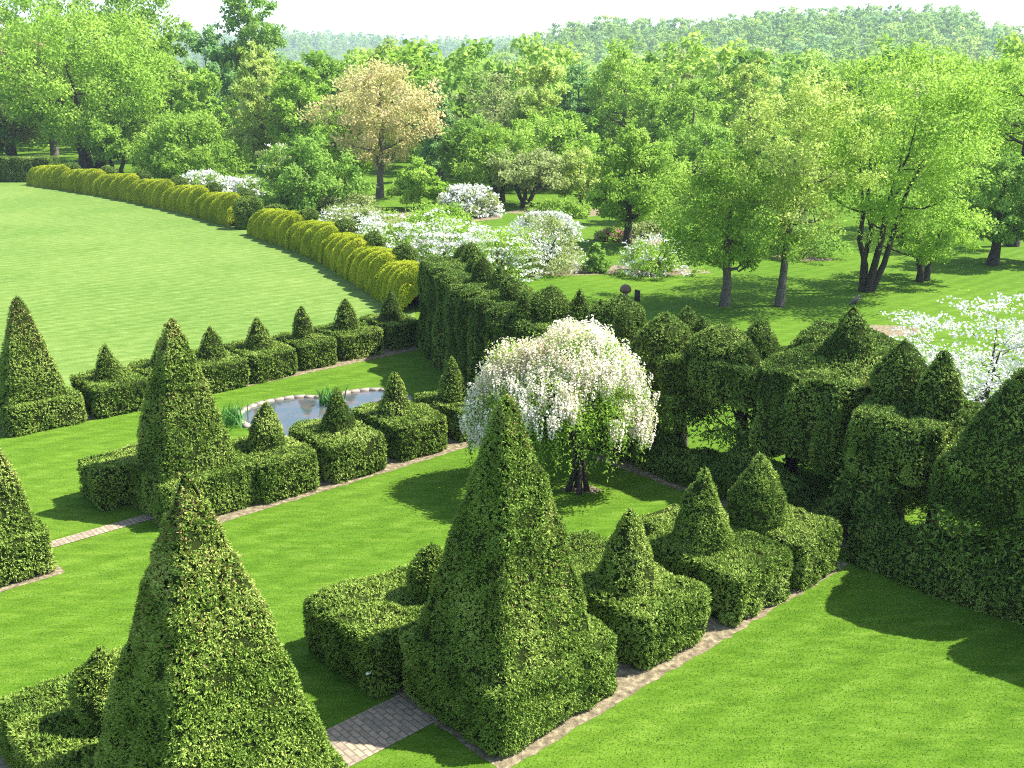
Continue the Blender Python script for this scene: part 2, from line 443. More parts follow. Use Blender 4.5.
# ------------------------------------------------------------------ small topiary: yew blocks with cones, and the pyramids
def block_shell(a, b, h, cx=0., cy=0., top=True):
    pr = refine([(.95, 0), (1., .10), (1., h - .08), (.985, h - .02), (.94, h), (.02, h)], .14)
    return lathe(pr, 64, 16., a, b, cx, cy)
def cone_shell(r, z0, z1, cx=0., cy=0., ex=2., bulge=.10, tip=.06):
    pr = []
    for i in range(15):
        t = i / 14
        pr.append((max(.02, r * ((1 - t) + bulge * math.sin(PI * t)) + tip * (1 - (2 * t - 1) ** 2) * .2 + (tip * .6 if t < .98 else 0)), z0 + (z1 - z0) * t))
    return lathe(pr, 26, ex, 1, 1, cx, cy)
DG = 'yew blocks topped with clipped cones'
def topiary_block(label, u, v, a, b, h, cu, cv, cr, ct, dens=150, L=.095, cex=2., bulge=.08):
    o = thing('topiary', label, 'topiary', W(u, v), ROT, DG)
    clip('hedge_block', [block_shell(a, b, h)], o, YEW, dens, L, .03, amp=.026)
    if cr: clip('cone', [cone_shell(cr, h - .06, ct, cu - u, cv - v, cex, bulge)], o, YEW, dens * 1.25, L * .85, .027, amp=.022)
    return o
# front bed
topiary_block('cone-topped yew block right beside the tallest front pyramid', 11.7, 9.86, .82, 1.10, .98, 11.65, 9.85, .53, 2.30, 200)
topiary_block('lush cone-topped yew block, middle of three in the front bed', 13.95, 9.72, .84, 1.12, .98, 13.8, 9.95, .55, 2.38, 200)
topiary_block('yew block with smooth brown-tipped dome cone beside the dark tall hedge', 15.75, 9.55, .70, .98, .95, 15.4, 9.85, .50, 2.32, 180, bulge=.35)
topiary_block('yew block with small rounded finial behind the front pyramid and brick path', 8.45, 12.05, 1.15, .97, .98, 8.95, 11.72, .24, 1.95, 200, bulge=.75)
def low_block(label, u, v, a, b, h):
    o = thing('hedge_block', label, 'hedge', W(u, v), ROT, 'low yew blocks at the back of the front bed')
    clip('foliage', [block_shell(a, b, h)], o, YEW, 170, .095, .03, amp=.04)
low_block('low flat-topped yew block in the gap between front pyramid and first cone', 11.85, 11.35, .78, .36, .95)
low_block('low flat-topped yew block behind the middle cone of the front bed', 14.35, 11.2, .62, .32, .95)
topiary_block('yew block with short thick finial casting its shadow, near the lower left corner', 3.95, 12.4, 1.25, 1.15, .95, 3.72, 12.0, .25, 2.0, 210, bulge=.8)
# pond bed
topiary_block('cone-topped yew block between pyramid and pond, first of its row', 10.5, 19.85, .74, 1.02, .95, 10.55, 19.95, .47, 2.0, 130)
topiary_block('cone-topped yew block overlapping the middle of the pond', 12.3, 19.85, .78, 1.05, .95, 12.45, 19.9, .43, 2.0, 130)
topiary_block('cone-topped yew block at the far tip of the pond', 14.3, 19.95, .78, 1.08, .95, 14.2, 19.95, .44, 2.0, 130)
topiary_block('cone-topped yew block partly hidden by the white wisteria', 16.25, 20.0, .68, 1.05, .90, 16.2, 20.1, .42, 2.02, 130)
topiary_block('flat yew block without finial left of the pyramid beside the stone path', 7.85, 21.55, .95, .62, .95, 0, 0, 0, 0, 150)
# far bed
for (lab, u, v, a, cr, ct) in [('small cone-topped yew block next to the farthest pyramid', 10.1, 28.4, .80, .40, 1.88),
                               ('yew block hidden behind the pond-side pyramid in the far row', 11.75, 28.4, .70, .38, 1.82),
                               ('cone-topped yew block just past the pyramid in the far row', 13.35, 28.5, .72, .42, 1.85),
                               ('cone-topped yew block straight above the left end of the pond', 15.05, 28.6, .82, .46, 1.88),
                               ('slim cone-topped yew block, third from the golden hedge', 16.8, 28.8, .70, .38, 1.92),
                               ('plump cone-topped yew block, second from the golden hedge', 18.6, 28.9, .86, .46, 1.92),
                               ('cone-topped yew block in the corner against the golden hedge', 20.6, 29.0, .76, .42, 1.98)]:
    topiary_block(lab, u, v, a, 1.08, .88, u, v, cr, ct, 85, .11)

PG = 'tall yew pyramids on square bases'
def pyramid(label, u, v, a, h, hb=1.0, du=0., dv=0., dens=230, L=.105, skirt=1.0, brown=None, b=None, px=None):
    o = thing('topiary_pyramid', label, 'topiary', W(u, v), ROT, PG)
    clip('base_block', [block_shell(a * skirt, (b or a) * skirt, hb)], o, YEW, dens, L, .03, amp=.032)
    ap = px or a * .88
    pr = []
    for i in range(25):
        t = i / 24
        pr.append((max(.03, ap * ((1 - t) ** .97) + .05 * (t < .97) + .04 * math.sin(PI * t)), .35 + (h - .35) * t))
    clip('pyramid', [lathe(pr, 64, 14., 1, 1, du, dv)], o, YEW, dens, L, .03, amp=.022, brown=brown)
    return o
pyramid('tall yew pyramid standing in front of the white wisteria', 9.02, 9.85, 1.26, 4.82, 1.02, -.07, .05, 300, .085, 1., (1.2, .18), 1.12)
pyramid('largest yew pyramid at the bottom of the photo, beside the brick path', 4.35, 10.1, 1.28, 4.80, .9, 0, .1, 330, .085, brown=(2.4, .30), px=1.24)
pyramid('tall yew pyramid at the corner of the bed before the pond', 8.72, 20.12, 1.10, 4.25, .98, -.08, .08, 170, .095, brown=(1.8, .35))
pyramid('yew pyramid beside the stone path, cut off by the picture edge', 4.25, 19.75, 1.05, 4.25, .9, 0, 0, 170, .095, brown=(1.2, .4))
pyramid('farthest yew pyramid, standing against the round lawn', 8.0, 28.36, 1.0, 3.52, .85, -.06, .06, 130, .10, brown=(1.2, .4))

# ------------------------------------------------------------------ the tall yew hedge
def sweep(path, prof):
    """path (n,2); prof(i, s) -> (m,2) of (across, z); closed at both ends"""
    T = nrm(np.gradient(path, axis=0)); N = np.stack([-T[:, 1], T[:, 0]], 1)
    rows = []
    for i in range(len(path)):
        pr = prof(i)
        rows.append(np.concatenate([path[i] + N[i] * pr[:, :1], pr[:, 1:]], 1))
    rows = [np.tile(rows[0].mean(0), (len(rows[0]), 1)) * .98 + rows[0] * .02] + rows + [np.tile(rows[-1].mean(0), (len(rows[0]), 1)) * .98 + rows[-1] * .02]
    v = np.array(rows); n, m = v.shape[:2]
    i = np.arange(n - 1)[:, None] * m; j = np.arange(m - 1)[None]
    v = v.reshape(-1, 3); q = np.stack([i + j, i + m + j, i + m + j + 1, i + j + 1], -1).reshape(-1, 4)
    nn = np.cross(v[q[:, 2]] - v[q[:, 0]], v[q[:, 3]] - v[q[:, 1]])
    if nn[:, 2].sum() < 0: q = q[:, ::-1]
    return v, q

uvp = lambda L: np.array([W(a, b)[:2] for a, b in L])
# 1: the fluted wall
path, s = resample(cat(uvp([(22.35, 27.6), (21.9, 26.7), (21.3, 25.5), (20.5, 23.9), (19.6, 21.9), (18.9, 19.9)]), 8), .16)
def prof_wall(i):
    ss = s[i]; fl = .26 * abs(math.sin(ss * 2.35 + .4 * math.sin(ss))) + .06 * math.sin(ss * 6.3)
    h = 3.12 + .05 * math.sin(ss * 1.3)
    hf = h - .38 + .34 * abs(math.sin(ss * 2.35 + .4 * math.sin(ss)))
    wf, wb = 1.05 + fl, .95
    pts = [(-wf - .12, 0), (-wf - .06, .6), (-wf, 1.2), (-wf, 1.9), (-wf + .02, 2.4), (-wf + .08, hf), (-wf + .3, h), (-.4, h), (.2, h), (wb - .15, h), (wb, h - .15), (wb + .02, 2.), (wb + .05, 1.), (wb + .05, 0)]
    p = np.array(pts); p[:, 0] *= -1          # the camera's side lies to the right of the walking direction
    return p
o = thing('tall_hedge', 'tall dark fluted yew hedge with a row of cones on its flat top', 'hedge', (0, 0, 0))
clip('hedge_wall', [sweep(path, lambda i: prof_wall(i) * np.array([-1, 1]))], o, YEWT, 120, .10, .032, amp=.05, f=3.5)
for (u, v, r, zt) in [(22.6, 27.2, .29, 3.62), (22.0, 26.1, .32, 3.78), (21.2, 25.0, .29, 3.70), (20.0, 23.2, .37, 3.95), (19.6, 22.0, .28, 3.86), (19.1, 20.95, .30, 3.76)]:
    c = clip('cone', [cone_shell(r, 0, zt - 3.02, ex=2., bulge=.28)], o, YEWT, 110, .085, .03, amp=.02)
    c.location = Vector(W(u, v, 3.02))
# 2: the section behind the wisteria
path, s = resample(cat(uvp([(18.75, 19.7), (18.7, 18.5), (18.8, 17.2), (18.9, 15.9)]), 8), .2)
def prof2(i):
    h = 2.95 + .06 * math.sin(s[i] * 2.); wf = 1.25 + .1 * math.sin(s[i] * 4.)
    return np.array([(-1.2, 0), (-1.2, 1.5), (-1.2, h - .2), (-1., h), (0, h), (wf - .25, h), (wf, h - .3), (wf, 1.8), (wf + .02, .9), (wf + .05, 0)])[::-1] * np.array([-1, 1])
o = thing('tall_hedge', 'tall yew hedge directly behind the wisteria, with domes and cones on top', 'hedge', (0, 0, 0))
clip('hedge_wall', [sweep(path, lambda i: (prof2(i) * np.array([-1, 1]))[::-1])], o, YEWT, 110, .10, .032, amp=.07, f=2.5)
for nm, u, v, r, zt, bl in [('cone', 17.9, 19.1, .25, 3.75, .25), ('dome', 18.7, 18.9, .45, 3.82, .75), ('cone', 19.2, 18.3, .34, 3.74, .12), ('cone', 18.9, 17.25, .35, 3.70, .2), ('dome', 19.3, 16.9, .50, 3.80, .6), ('cone', 18.35, 15.95, .36, 3.72, .2)]:
    c = clip(nm, [cone_shell(r, 0, zt - 2.85, ex=2.5, bulge=bl)], o, YEWT, 120, .09, .03, amp=.03)
    c.location = Vector(W(u, v, 2.85))

def ridge():
    pr = refine([(1., 2.6), (.98, 3.1), (.85, 3.32), (.4, 3.40), (.02, 3.42)], .2)
    return lathe(pr, 36, 4., 1.0, 1.45, 1.35, .45)
def fluted(vq, z1, amt, k):
    v, q = vq; v = v.copy(); t = np.arctan2(v[:, 1], v[:, 0]); f = 1 + amt * (np.abs(np.cos(k * t / 2)) - .6) * np.clip((z1 - v[:, 2]) / .35, 0, 1)
    v[:, 0] *= f; v[:, 1] *= f
    return v, q
def yew_tree(label, u, v, a, b, z0, h, finials, trunks, seed, rag=.07, extra=()):
    """a clipped yew carried on bare trunks: ragged underside, flat top with finials"""
    o = thing('clipped_yew', label, 'topiary tree', W(u, v), ROT, 'clipped yews on bare trunks along the tall hedge')
    rng = np.random.default_rng(seed)
    pr = refine([(.12, z0 + .15), (.7, z0 - .05), (.96, z0 + .12), (1., z0 + .5), (1., h - .18), (.97, h - .04), (.91, h), (.02, h)], .16)
    sh = [fluted(lathe(pr, 72, 6., a, b), h - .05, .16, 14)] + list(extra)
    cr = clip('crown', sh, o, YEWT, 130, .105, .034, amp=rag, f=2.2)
    for nm, fu, fv, r, zt, bl, ex in finials:
        clip(nm, [cone_shell(r, h - .08, zt, fu - u, fv - v, ex, bl)], o, YEWT, 130, .09, .03, amp=.03)
    for tu, tv, r in trunks:
        g = G(); x, y = tu - u, tv - v
        pts = [(x, y, 0), (x + .03, y, .6), (x - .04, y + .03, 1.2), (x, y, z0 + .9)]
        tube(g, pts, [r * 1.35, r, r * .9, r * .6], 8)
        for k in range(7):
            an = rng.uniform(0, 6.28); z = rng.uniform(.5, z0 + .5); l = rng.uniform(.5, 1.)
            p = np.array([x, y, z]); d = np.array([math.cos(an), math.sin(an), rng.uniform(.1, .8)])
            tube(g, [p, p + d * l * .5, p + d * l + np.array([0, 0, .15])], [.05, .035, .015], 5)
        g.build('trunk', M_bark_dark, o)
    # thin loose sprays hanging under the crown
    g = G(); n = 1050
    P = np.stack([rng.uniform(-a, a, n), rng.uniform(-b, b, n), rng.uniform(z0 - .95, z0 + .1, n)], 1)
    P = P[wave(P, 2.6, seed) > -.15]
    P = np.repeat(P, 9, 0) + rng.normal(0, .09, (len(P) * 9, 3))
    leaves(g, P, nrm(rng.normal(size=P.shape) + np.array([0, 0, -.2])), .13, .04, rng, np.clip(rng.normal(.45, .15, len(P)), 0, .9))
    g.build('hanging_foliage', M_yew_tall, o)
    return o
yew_tree('clipped yew on a bare dark trunk right of the wisteria, dome finial', 19.0, 14.75, 1.25, .92, 1.95, 2.95,
         [('dome', 18.5, 14.75, .52, 3.72, .5, 3.), ('cone', 19.3, 14.25, .36, 3.66, .2, 2.), ('cone', 19.8, 15.1, .36, 3.66, .2, 2.)], [(19.65, 15.05, .17)], 301)
yew_tree('clipped yew on two leaning trunks left of the great yew block', 19.4, 12.95, 1.35, .92, 1.95, 2.95,
         [('dome', 18.95, 13.5, .58, 3.68, .6, 2.5), ('cone', 19.75, 12.9, .44, 3.74, .25, 2.), ('cone', 18.7, 12.55, .34, 3.55, .2, 2.)], [(19.75, 13.2, .16), (19.65, 12.75, .11)], 302)
# the great block with the ridge behind its big cone
yew_tree('great square yew block topped by the biggest cone, with a bird on it', 19.95, 10.95, 1.7, 1.35, 1.0, 3.12,
         [('cone', 20.3, 10.9, .68, 4.32, .06, 2.3)], [(19.4, 11.6, .14), (19.6, 10.2, .14)], 303, .1, [ridge()])
yew_tree('clipped yew with two tall blunt cones in front of the white dogwood', 18.9, 8.55, 1.25, .98, 1.55, 2.85,
         [('cone', 19.15, 9.1, .48, 4.08, .45, 3.), ('cone', 19.0, 8.2, .41, 4.02, .28, 2.)], [(19.3, 8.9, .13), (19.2, 8.1, .12)], 304)
yew_tree('large pyramid-topped clipped yew at the picture edge below the dogwood', 18.2, 6.2, 1.35, 1.15, 1.5, 2.7,
         [('cone', 17.85, 6.1, 1.0, 4.5, .14, 3.)], [(18.5, 6.6, .14), (18.3, 5.6, .14)], 305)
yew_tree('clipped yew standing beyond the picture edge next to the pyramid-topped one', 17.9, 3.6, 1.3, 1.2, 1.0, 2.7,
         [('cone', 17.8, 3.6, .8, 4.0, .2, 3.)], [(18.2, 3.6, .14)], 306)
# low dark skirt at the foot of the tall hedge
def skirt(label, pts, h, wd, seed):
    path, s = resample(cat(uvp(pts), 8), .2)
    def pf(i):
        hh = h * (1 + .22 * math.sin(s[i] * 1.9 + seed) + .1 * math.sin(s[i] * 5.1)); ww = wd * (1 + .12 * math.sin(s[i] * 3.3))
        return np.array([(wd, 0), (wd, hh * .6), (wd * .6, hh * .95), (0, hh), (-ww * .6, hh * .9), (-ww * .95, hh * .55), (-ww, .12), (-ww * .95, 0)])
    o = thing('low_hedge', label, 'hedge', (0, 0, 0))
    v, q = sweep(path, pf)
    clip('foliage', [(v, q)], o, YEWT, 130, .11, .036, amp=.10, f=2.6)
skirt('low shaggy yew hedge edging the right-hand lawn in deep shade', [(17.45, 8.75), (17.45, 7), (17.4, 5), (17.35, 2.2)][::-1], 1.0, .6, 1)
skirt('low dark undergrowth hedge at the foot of the bare yew trunks', [(18.2, 15.8), (18.2, 13.5), (18.2, 11), (18.0, 9.2)][::-1], .85, .55, 3)

# ------------------------------------------------------------------ golden wave hedge
def golden_wave(pts, n_ridge, label, seed, skew=1.0, hgt=1.62):
    path, s = resample(cat(uvp(pts), 10), .10)
    org = np.r_[path[len(path) // 2], 0.]
    o = thing('golden_hedge', label, 'hedge', org, 0, 'golden wave hedges round the lawn')
    T = nrm(np.gradient(path, axis=0)); N = np.stack([-T[:, 1], T[:, 0]], 1); N = N * np.sign((N @ U).mean())   # away from the lawn
    sp = s[-1] / n_ridge; th = np.linspace(0, PI, 25); rows = []
    for i in range(len(path)):
        f = s[i] / s[-1]; h = hgt * (.84 + .24 * f) * (1 - .16 * max(0, .08 - min(f, 1 - f)) / .08)
        c, sn = np.cos(th), np.sin(th)
        t = -1.08 * np.sign(c) * np.abs(c) ** .85; z = h * np.abs(sn) ** .80
        x = ((s[i] - skew * sp * (t + .6) - .35 * sp * np.clip(t + .4, 0, 2) ** 2) / sp) % 1.
        x = x ** .72
        b = 1 - np.abs(2 * x - 1) ** 2.2 - .6
        k = 1 + .42 * b * (.35 + .65 * np.clip(z / h * 1.6, 0, 1))
        t2 = np.where(t < 0, t * (1 + .22 * b), t); z2 = z * k
        rows.append(np.concatenate([path[i] + N[i] * t2[:, None], z2[:, None]], 1) - org)
    rows = [np.tile(rows[0].mean(0), (25, 1))] + rows + [np.tile(rows[-1].mean(0), (25, 1))]
    v = np.array(rows); n, m = v.shape[:2]
    i = np.arange(n - 1)[:, None] * m; j = np.arange(m - 1)[None]
    q = np.stack([i + j, i + m + j, i + m + j + 1, i + j + 1], -1).reshape(-1, 4); v = v.reshape(-1, 3)
    nn = np.cross(v[q[:, 2]] - v[q[:, 0]], v[q[:, 3]] - v[q[:, 1]])
    if nn[:, 2].sum() < 0: q = q[:, ::-1]
    clip('ridges', [(v, q)], o, GOLD, 140, .10, .036, k=4, amp=.012, f=3.)
    for f, r, h in ((.885, .36, .74), (.985, .33, .70)):
        k = int(f * (len(path) - 1))
        c = clip('dome_finial', [cone_shell(r, 0, h, ex=2.2, bulge=.75)], o, YEWT, 80, .11, .04, amp=.03)
        c.location = Vector(np.r_[path[k] + N[k] * .45 - org[:2], hgt * .93])
    return o
def along(pts, cuts):
    p = cat(np.array(pts, float), 12); p, s = resample(p, .25)
    r = []
    for a, b in zip(cuts[:-1], cuts[1:]):
        m = np.linspace(max(0, a * s[-1] - .25), min(s[-1], b * s[-1] + .25), 9); r.append(np.stack([np.interp(m, s, p[:, 0]), np.interp(m, s, p[:, 1])], 1))
    return r
near = [(24.6, 32.2), (25.4, 34.6), (27.0, 39.5), (28.8, 45.0), (30.0, 50.5), (31.1, 57.2)]
labs = ['golden wave hedge section right against the dark fluted hedge', 'golden wave hedge section, second from the dark fluted hedge',
        'golden wave hedge section, third from the dark fluted hedge', 'golden wave hedge section, second from the gap with the round yew',
        'golden wave hedge section ending at the round clipped yew by the gap']
for k, seg in enumerate(along(near, [0, .14, .32, .52, .74, 1.])):
    golden_wave([tuple(x) for x in seg[::-1]], [5, 4, 4, 4, 5][k], labs[k], 500 + k)
far = [(31.9, 61.2), (32.6, 68), (33.0, 76), (33.0, 85), (32.3, 94), (31.6, 101)]
labs = ['golden wave hedge section just beyond the gap and the round yew', 'golden wave hedge section in front of the left white shrubs',
        'golden wave hedge section below the low mid-green tree', 'golden wave hedge section, third from the dark square hedge',
        'golden wave hedge section, second from the dark square hedge', 'golden wave hedge section ending at the dark square hedge']
for k, seg in enumerate(along(far, [0, .16, .32, .49, .66, .83, 1.])):
    golden_wave([tuple(x) for x in seg[::-1]], 4, labs[k], 520 + k, hgt=1.75)
# dark hedge at the far end and the rounded yews at the gap
o = thing('square_hedge', 'dark square-cut hedge at the far end of the round lawn', 'hedge', at(5, 181), 0)
clip('foliage', [lathe(refine([(1., 0), (1., 2.1), (.95, 2.3), (.02, 2.3)], .4), 40, 9., 5.2, 1.3)], o, YEWT, 50, .16, .06, amp=.05)
o = thing('clipped_yew_dome', 'round-topped clipped yew standing in the gap of the golden hedge', 'topiary', at(251, 228), .3)
clip('foliage', [lathe(refine([(1., 0), (1., 1.2), (.85, 1.75), (.5, 2.0), (.02, 2.05)], .25), 32, 3., 1.0, .85)], o, [M_core, M_yew], 80, .13, .045, amp=.04)
o = thing('clipped_yew_dome', 'small low yew mound behind the round-topped yew', 'topiary', at(276, 219), .3)
clip('foliage', [lathe(refine([(1., 0), (1., .5), (.8, .9), (.02, 1.05)], .25), 28, 2.4, .85, .7)], o, [M_core, M_yew], 70, .14, .05, amp=.04)

# ------------------------------------------------------------------ pond
pond_uv = [(12.15, 23.9), (12.25, 24.7), (12.75, 25.3), (13.6, 25.55), (14.5, 25.35), (15.0, 24.85), (15.5, 24.7), (16.1, 24.7), (16.7, 24.35), (16.95, 23.6), (16.7, 22.8), (15.8, 22.2), (14.8, 22.35), (14.2, 22.3), (13.4, 21.9), (12.6, 22.2), (12.25, 23.0)]
pp = np.array([W(a, b)[:2] for a, b in pond_uv]); ring = cat(np.vstack([pp, pp[:1]]), 10)[:-1]
sheet('water', [tuple(p) for p in ring], M_water, .012)
def coping():
    rp, s = resample(np.vstack([ring, ring[:1]]), .05); T = nrm(np.gradient(rp, axis=0)); N = np.stack([T[:, 1], -T[:, 0]], 1)
    cen = rp.mean(0); rng = np.random.default_rng(9); g = G()
    sgn = 1 if ((rp - cen) * N).sum() > 0 else -1
    N = N * sgn; step = 6; i = 0
    while i + step < len(rp):
        a, b = i, min(i + step, len(rp) - 1)
        z = .06 + rng.uniform(-.006, .006); w0 = -.03 + rng.uniform(-.01, .01); w1 = .15 + rng.uniform(-.015, .015)
        c = [rp[a] + N[a] * w0, rp[b] + N[b] * w0, rp[b] + N[b] * w1, rp[a] + N[a] * w1]
        v = [(*p, 0.) for p in c] + [(*p, z) for p in c]
        f = [(4, 5, 6, 7), (0, 1, 5, 4), (1, 2, 6, 5), (2, 3, 7, 6), (3, 0, 4, 7)]
        g.add(v, f, rnd=rng.random()); i += step
    tag(g.build('stone_edging', M_stone), 'curving stone rim round the kidney-shaped pond', 'pond edging')
coping()
def iris(label, x, y, seed, n=70, r=.32, h=.6):
    P = at(x, y); rng = np.random.default_rng(seed); g = G()
    for _ in range(n):
        p = np.array([*rng.normal(0, r * .5, 2), 0]); d = np.array([*rng.normal(0, .22, 2), 1.]); hh = h * rng.uniform(.6, 1.15)
        s = nrm(np.array([rng.normal(), rng.normal(), 0.])) * .02
        b = np.array([d[0], d[1], 0]) * .5 * hh
        m_, t_ = p + d * hh * .6, p + d * hh + b
        g.add([p - s, p + s, m_ + s * .9, m_ - s * .9, t_], [(0, 1, 2, 3)], [(3, 2, 4)], rnd=rng.random())
    o = g.build('iris_plant', M_iris); o.location = Vector(P)
    tag(o, label, 'plant', 'clumps of green blades by the pond')
iris('clump of green iris blades at the left end of the pond', 233, 424, 1, 90, .4)
iris('clump of green iris blades at the waist of the pond', 329, 404, 2, 60, .28, .5)

# ------------------------------------------------------------------ trees and shrubs
def env(shape, t):
    if shape == 'round': return np.sqrt(np.clip(1 - (2 * t - 1) ** 2, 0, 1)) ** .75
    if shape == 'dome': return np.sqrt(np.clip(1 - t ** 2, 0, 1)) ** .8
    if shape == 'cone': return np.clip(1 - t, 0, 1) ** .75 * np.clip(t * 8, 0, 1) ** .5
    if shape == 'vase': return np.clip(np.sin(PI * np.clip(t, 0, 1) ** 1.25), 0, 1) ** .6
    if shape == 'ovate': return np.clip(np.sin(PI * np.clip(t, 0, 1) ** .75), 0, 1) ** .75
def gen_tree(seed, H, Rc, cb=.25, shape='round', ncl=90, nl=70, ls=.3, tr=.2, trunks=1, twig=.35, lean=(0, 0), flat=.7, clr=.17, fill=.45, lw=.55, lump=.22, droop=0.):
    rng = np.random.default_rng(seed)
    t = rng.random(ncl * 6); keep = rng.random(len(t)) < env(shape, t) ** 1.6 + .03
    t = t[keep][:ncl]; ncl = len(t)
    th = rng.uniform(0, 2 * PI, ncl); rr = rng.random(ncl) ** fill
    lumpf = 1 + lump * (np.sin(2 * th + 5 * t + rng.uniform(0, 6)) + np.sin(3 * th - 7 * t + rng.uniform(0, 6)) + .6 * np.sin(5 * th + 11 * t + rng.uniform(0, 6))) * .6
    r = Rc * np.maximum(env(shape, t), .06) * rr * lumpf
    z = H * (cb + (1 - cb) * t) * (1 - .05 * rng.random(ncl))
    C = np.stack([r * np.cos(th) + lean[0] * z, r * np.sin(th) + lean[1] * z, z], 1)
    # wood
    gt = G(); nodes = []
    for k in range(trunks):
        a = 2 * PI * k / trunks + rng.uniform(0, 1); sp = 0 if trunks == 1 else .35 * Rc
        b0 = np.array([math.cos(a), math.sin(a), 0]) * (0 if trunks == 1 else tr * 1.6)
        zt = H * (.86 if trunks == 1 else rng.uniform(.6, .8)); pts = []
        for i in range(7):
            f = i / 6
            pts.append(b0 + np.array([math.cos(a) * sp * f ** 1.3 + lean[0] * zt * f + rng.normal(0, .02 * Rc) * (f > 0), math.sin(a) * sp * f ** 1.3 + lean[1] * zt * f + rng.normal(0, .02 * Rc) * (f > 0), zt * f]))
        rad = tr * np.array([1.45, 1.02, .88, .72, .5, .32, .12])
        tube(gt, pts, rad, 7)
        for i in range(1, 7): nodes += [(pts[i], rad[i]), ((np.array(pts[i]) + pts[i - 1]) / 2, (rad[i] + rad[i - 1]) / 2)]
    npos = [n for n, _ in nodes]; nrad = [q for _, q in nodes]
    order = rng.permutation(ncl); lim = int(ncl * twig)
    for c in order[:lim]:
        c = C[c]; A = np.array(npos)
        d = np.linalg.norm(A - c, axis=1) + np.where(A[:, 2] > c[2] - .12 * np.linalg.norm((A - c)[:, :2], axis=1), Rc * .8, 0) + np.where(A[:, 2] < H * cb * .55, Rc, 0)
        j = int(np.argmin(d)); a = A[j]; r0 = min(nrad[j] * .62, tr * .5)
        mid1 = a + (c - a) * .4 + np.array([0, 0, -.04]) * np.linalg.norm(c - a) + rng.normal(0, .03 * Rc, 3)
        mid2 = a + (c - a) * .72 + rng.normal(0, .03 * Rc, 3)
        tube(gt, [a, mid1, mid2, c], [r0, r0 * .75, r0 * .5, max(r0 * .2, .008)], 5)
        npos += [mid1, mid2]; nrad += [r0 * .75, r0 * .5]
    # leaves
    gl = G(); tint = rng.normal(.5, .17, ncl)
    nn = np.maximum(4, (nl * rng.uniform(.55, 1.45, ncl)).astype(int))
    idx = np.repeat(np.arange(ncl), nn); cr = clr * Rc * rng.uniform(.65, 1.35, ncl)
    off = nrm(rng.normal(size=(len(idx), 3))) * (rng.random(len(idx)) ** .45)[:, None] * cr[idx][:, None]; off[:, 2] *= flat
    if droop: off[:, 2] -= droop * (off[:, 0] ** 2 + off[:, 1] ** 2) / np.maximum(cr[idx], .01) + droop * rng.random(len(idx)) * cr[idx] * .8
    P = C[idx] + off; P[:, 2] = np.maximum(P[:, 2], .05)
    D = nrm(rng.normal(size=P.shape) + np.array([0, 0, -.15 - droop]) + off / np.maximum(cr[idx], .01)[:, None] * .5)
    leaves(gl, P, D, ls * rng.uniform(.6, 1.3, len(P)), ls * lw * rng.uniform(.7, 1.3, len(P)), rng, face=nrm(off / np.maximum(cr[idx], .01)[:, None] * .6 + nrm(C - np.array([0, 0, H * (cb + (1 - cb) * .35)]))[idx] * .8 + np.array([0, 0, .35])), fw=.8, rnd=np.clip(tint[idx] + rng.normal(0, .13, len(P)), 0, 1))
    return gt, gl, C
TG = 'trees of the garden edge'
def tree(label, x, yb, yt, wpx, mat, seed, bark=M_bark, name='tree', group=None, **kw):
    P = at(x, yb); Ht = height_for(P, yt); f = depth(P); Rc = wpx / 2 * f / FPX
    kw.setdefault('ls', max(.10, 3.5 * f / FPX)); kw['nl'] = int(kw.get('nl', 70) * 1.7); kw.setdefault('tr', max(.10, Ht * .018))
    Hc = Ht * 1.04 - kw.get('clr', .17) * Rc * .6
    gt, gl, C = gen_tree(seed, Hc, Rc, **kw)
    o = thing(name, label, 'tree', P, 0, group)
    gt.build('trunk', bark, o, True); gl.build('crown', mat, o)
    return o
# right-hand lawn, nearest trees
tree('spreading maple with a grey trunk, low boughs over the mown lawn', 724, 306, 132, 150, M_mid, 11, cb=.24, ncl=150, nl=85, shape='ovate', name='maple_tree', tr=.18, fill=.4)
tree('yellow-green tree with a straight leaning trunk beside the maple', 779, 306, 72, 150, M_yellow, 12, cb=.30, ncl=150, nl=62, shape='round', lean=(.04, .0), tr=.16, twig=.5)
tree('tall bright green tree with several dark trunks spreading from one base', 866, 291, 42, 205, M_spring, 13, M_bark_dark, cb=.22, ncl=230, nl=80, shape='vase', trunks=5, tr=.13, twig=.5, lean=(.10, 0))
tree('small bright green tree on two short leaning stems', 922, 281, 195, 105, M_spring, 14, M_bark_dark, cb=.30, ncl=80, nl=70, trunks=2, tr=.15, shape='round')
tree('dense dark green tree with a thick trunk at the picture edge', 992, 265, 152, 90, M_dark, 15, M_bark_dark, cb=.25, ncl=120, nl=80, tr=.24)
tree('dark green low tree half cut off by the picture edge', 1030, 262, 160, 70, M_dark, 16, M_bark_dark, cb=.2, ncl=80, nl=70, tr=.22)
tree('tall thin tree with bare dark upper boughs at the picture edge', 1012, 246, 40, 110, M_spring, 17, M_bark_dark, cb=.35, ncl=80, nl=50, tr=.3, twig=.9, shape='vase')
tree('round dark-limbed tree standing alone behind the clipped hedge cones', 627, 246, 122, 92, M_mid, 18, M_bark_dark, cb=.20, ncl=150, nl=75, shape='ovate', droop=.25, twig=.4, tr=.22)
tree('copper-orange spring tree with a bare trunk above the white shrubs', 380, 198, 60, 122, M_orange, 19, cb=.22, ncl=230, nl=34, shape='vase', tr=.27, twig=.9, lean=(.05, 0), clr=.15, lump=.12)
tree('dark green weeping bushy tree behind the gap of the golden hedge', 312, 213, 128, 98, M_dark, 20, cb=.04, ncl=130, nl=80, shape='dome', droop=.4, tr=.2)
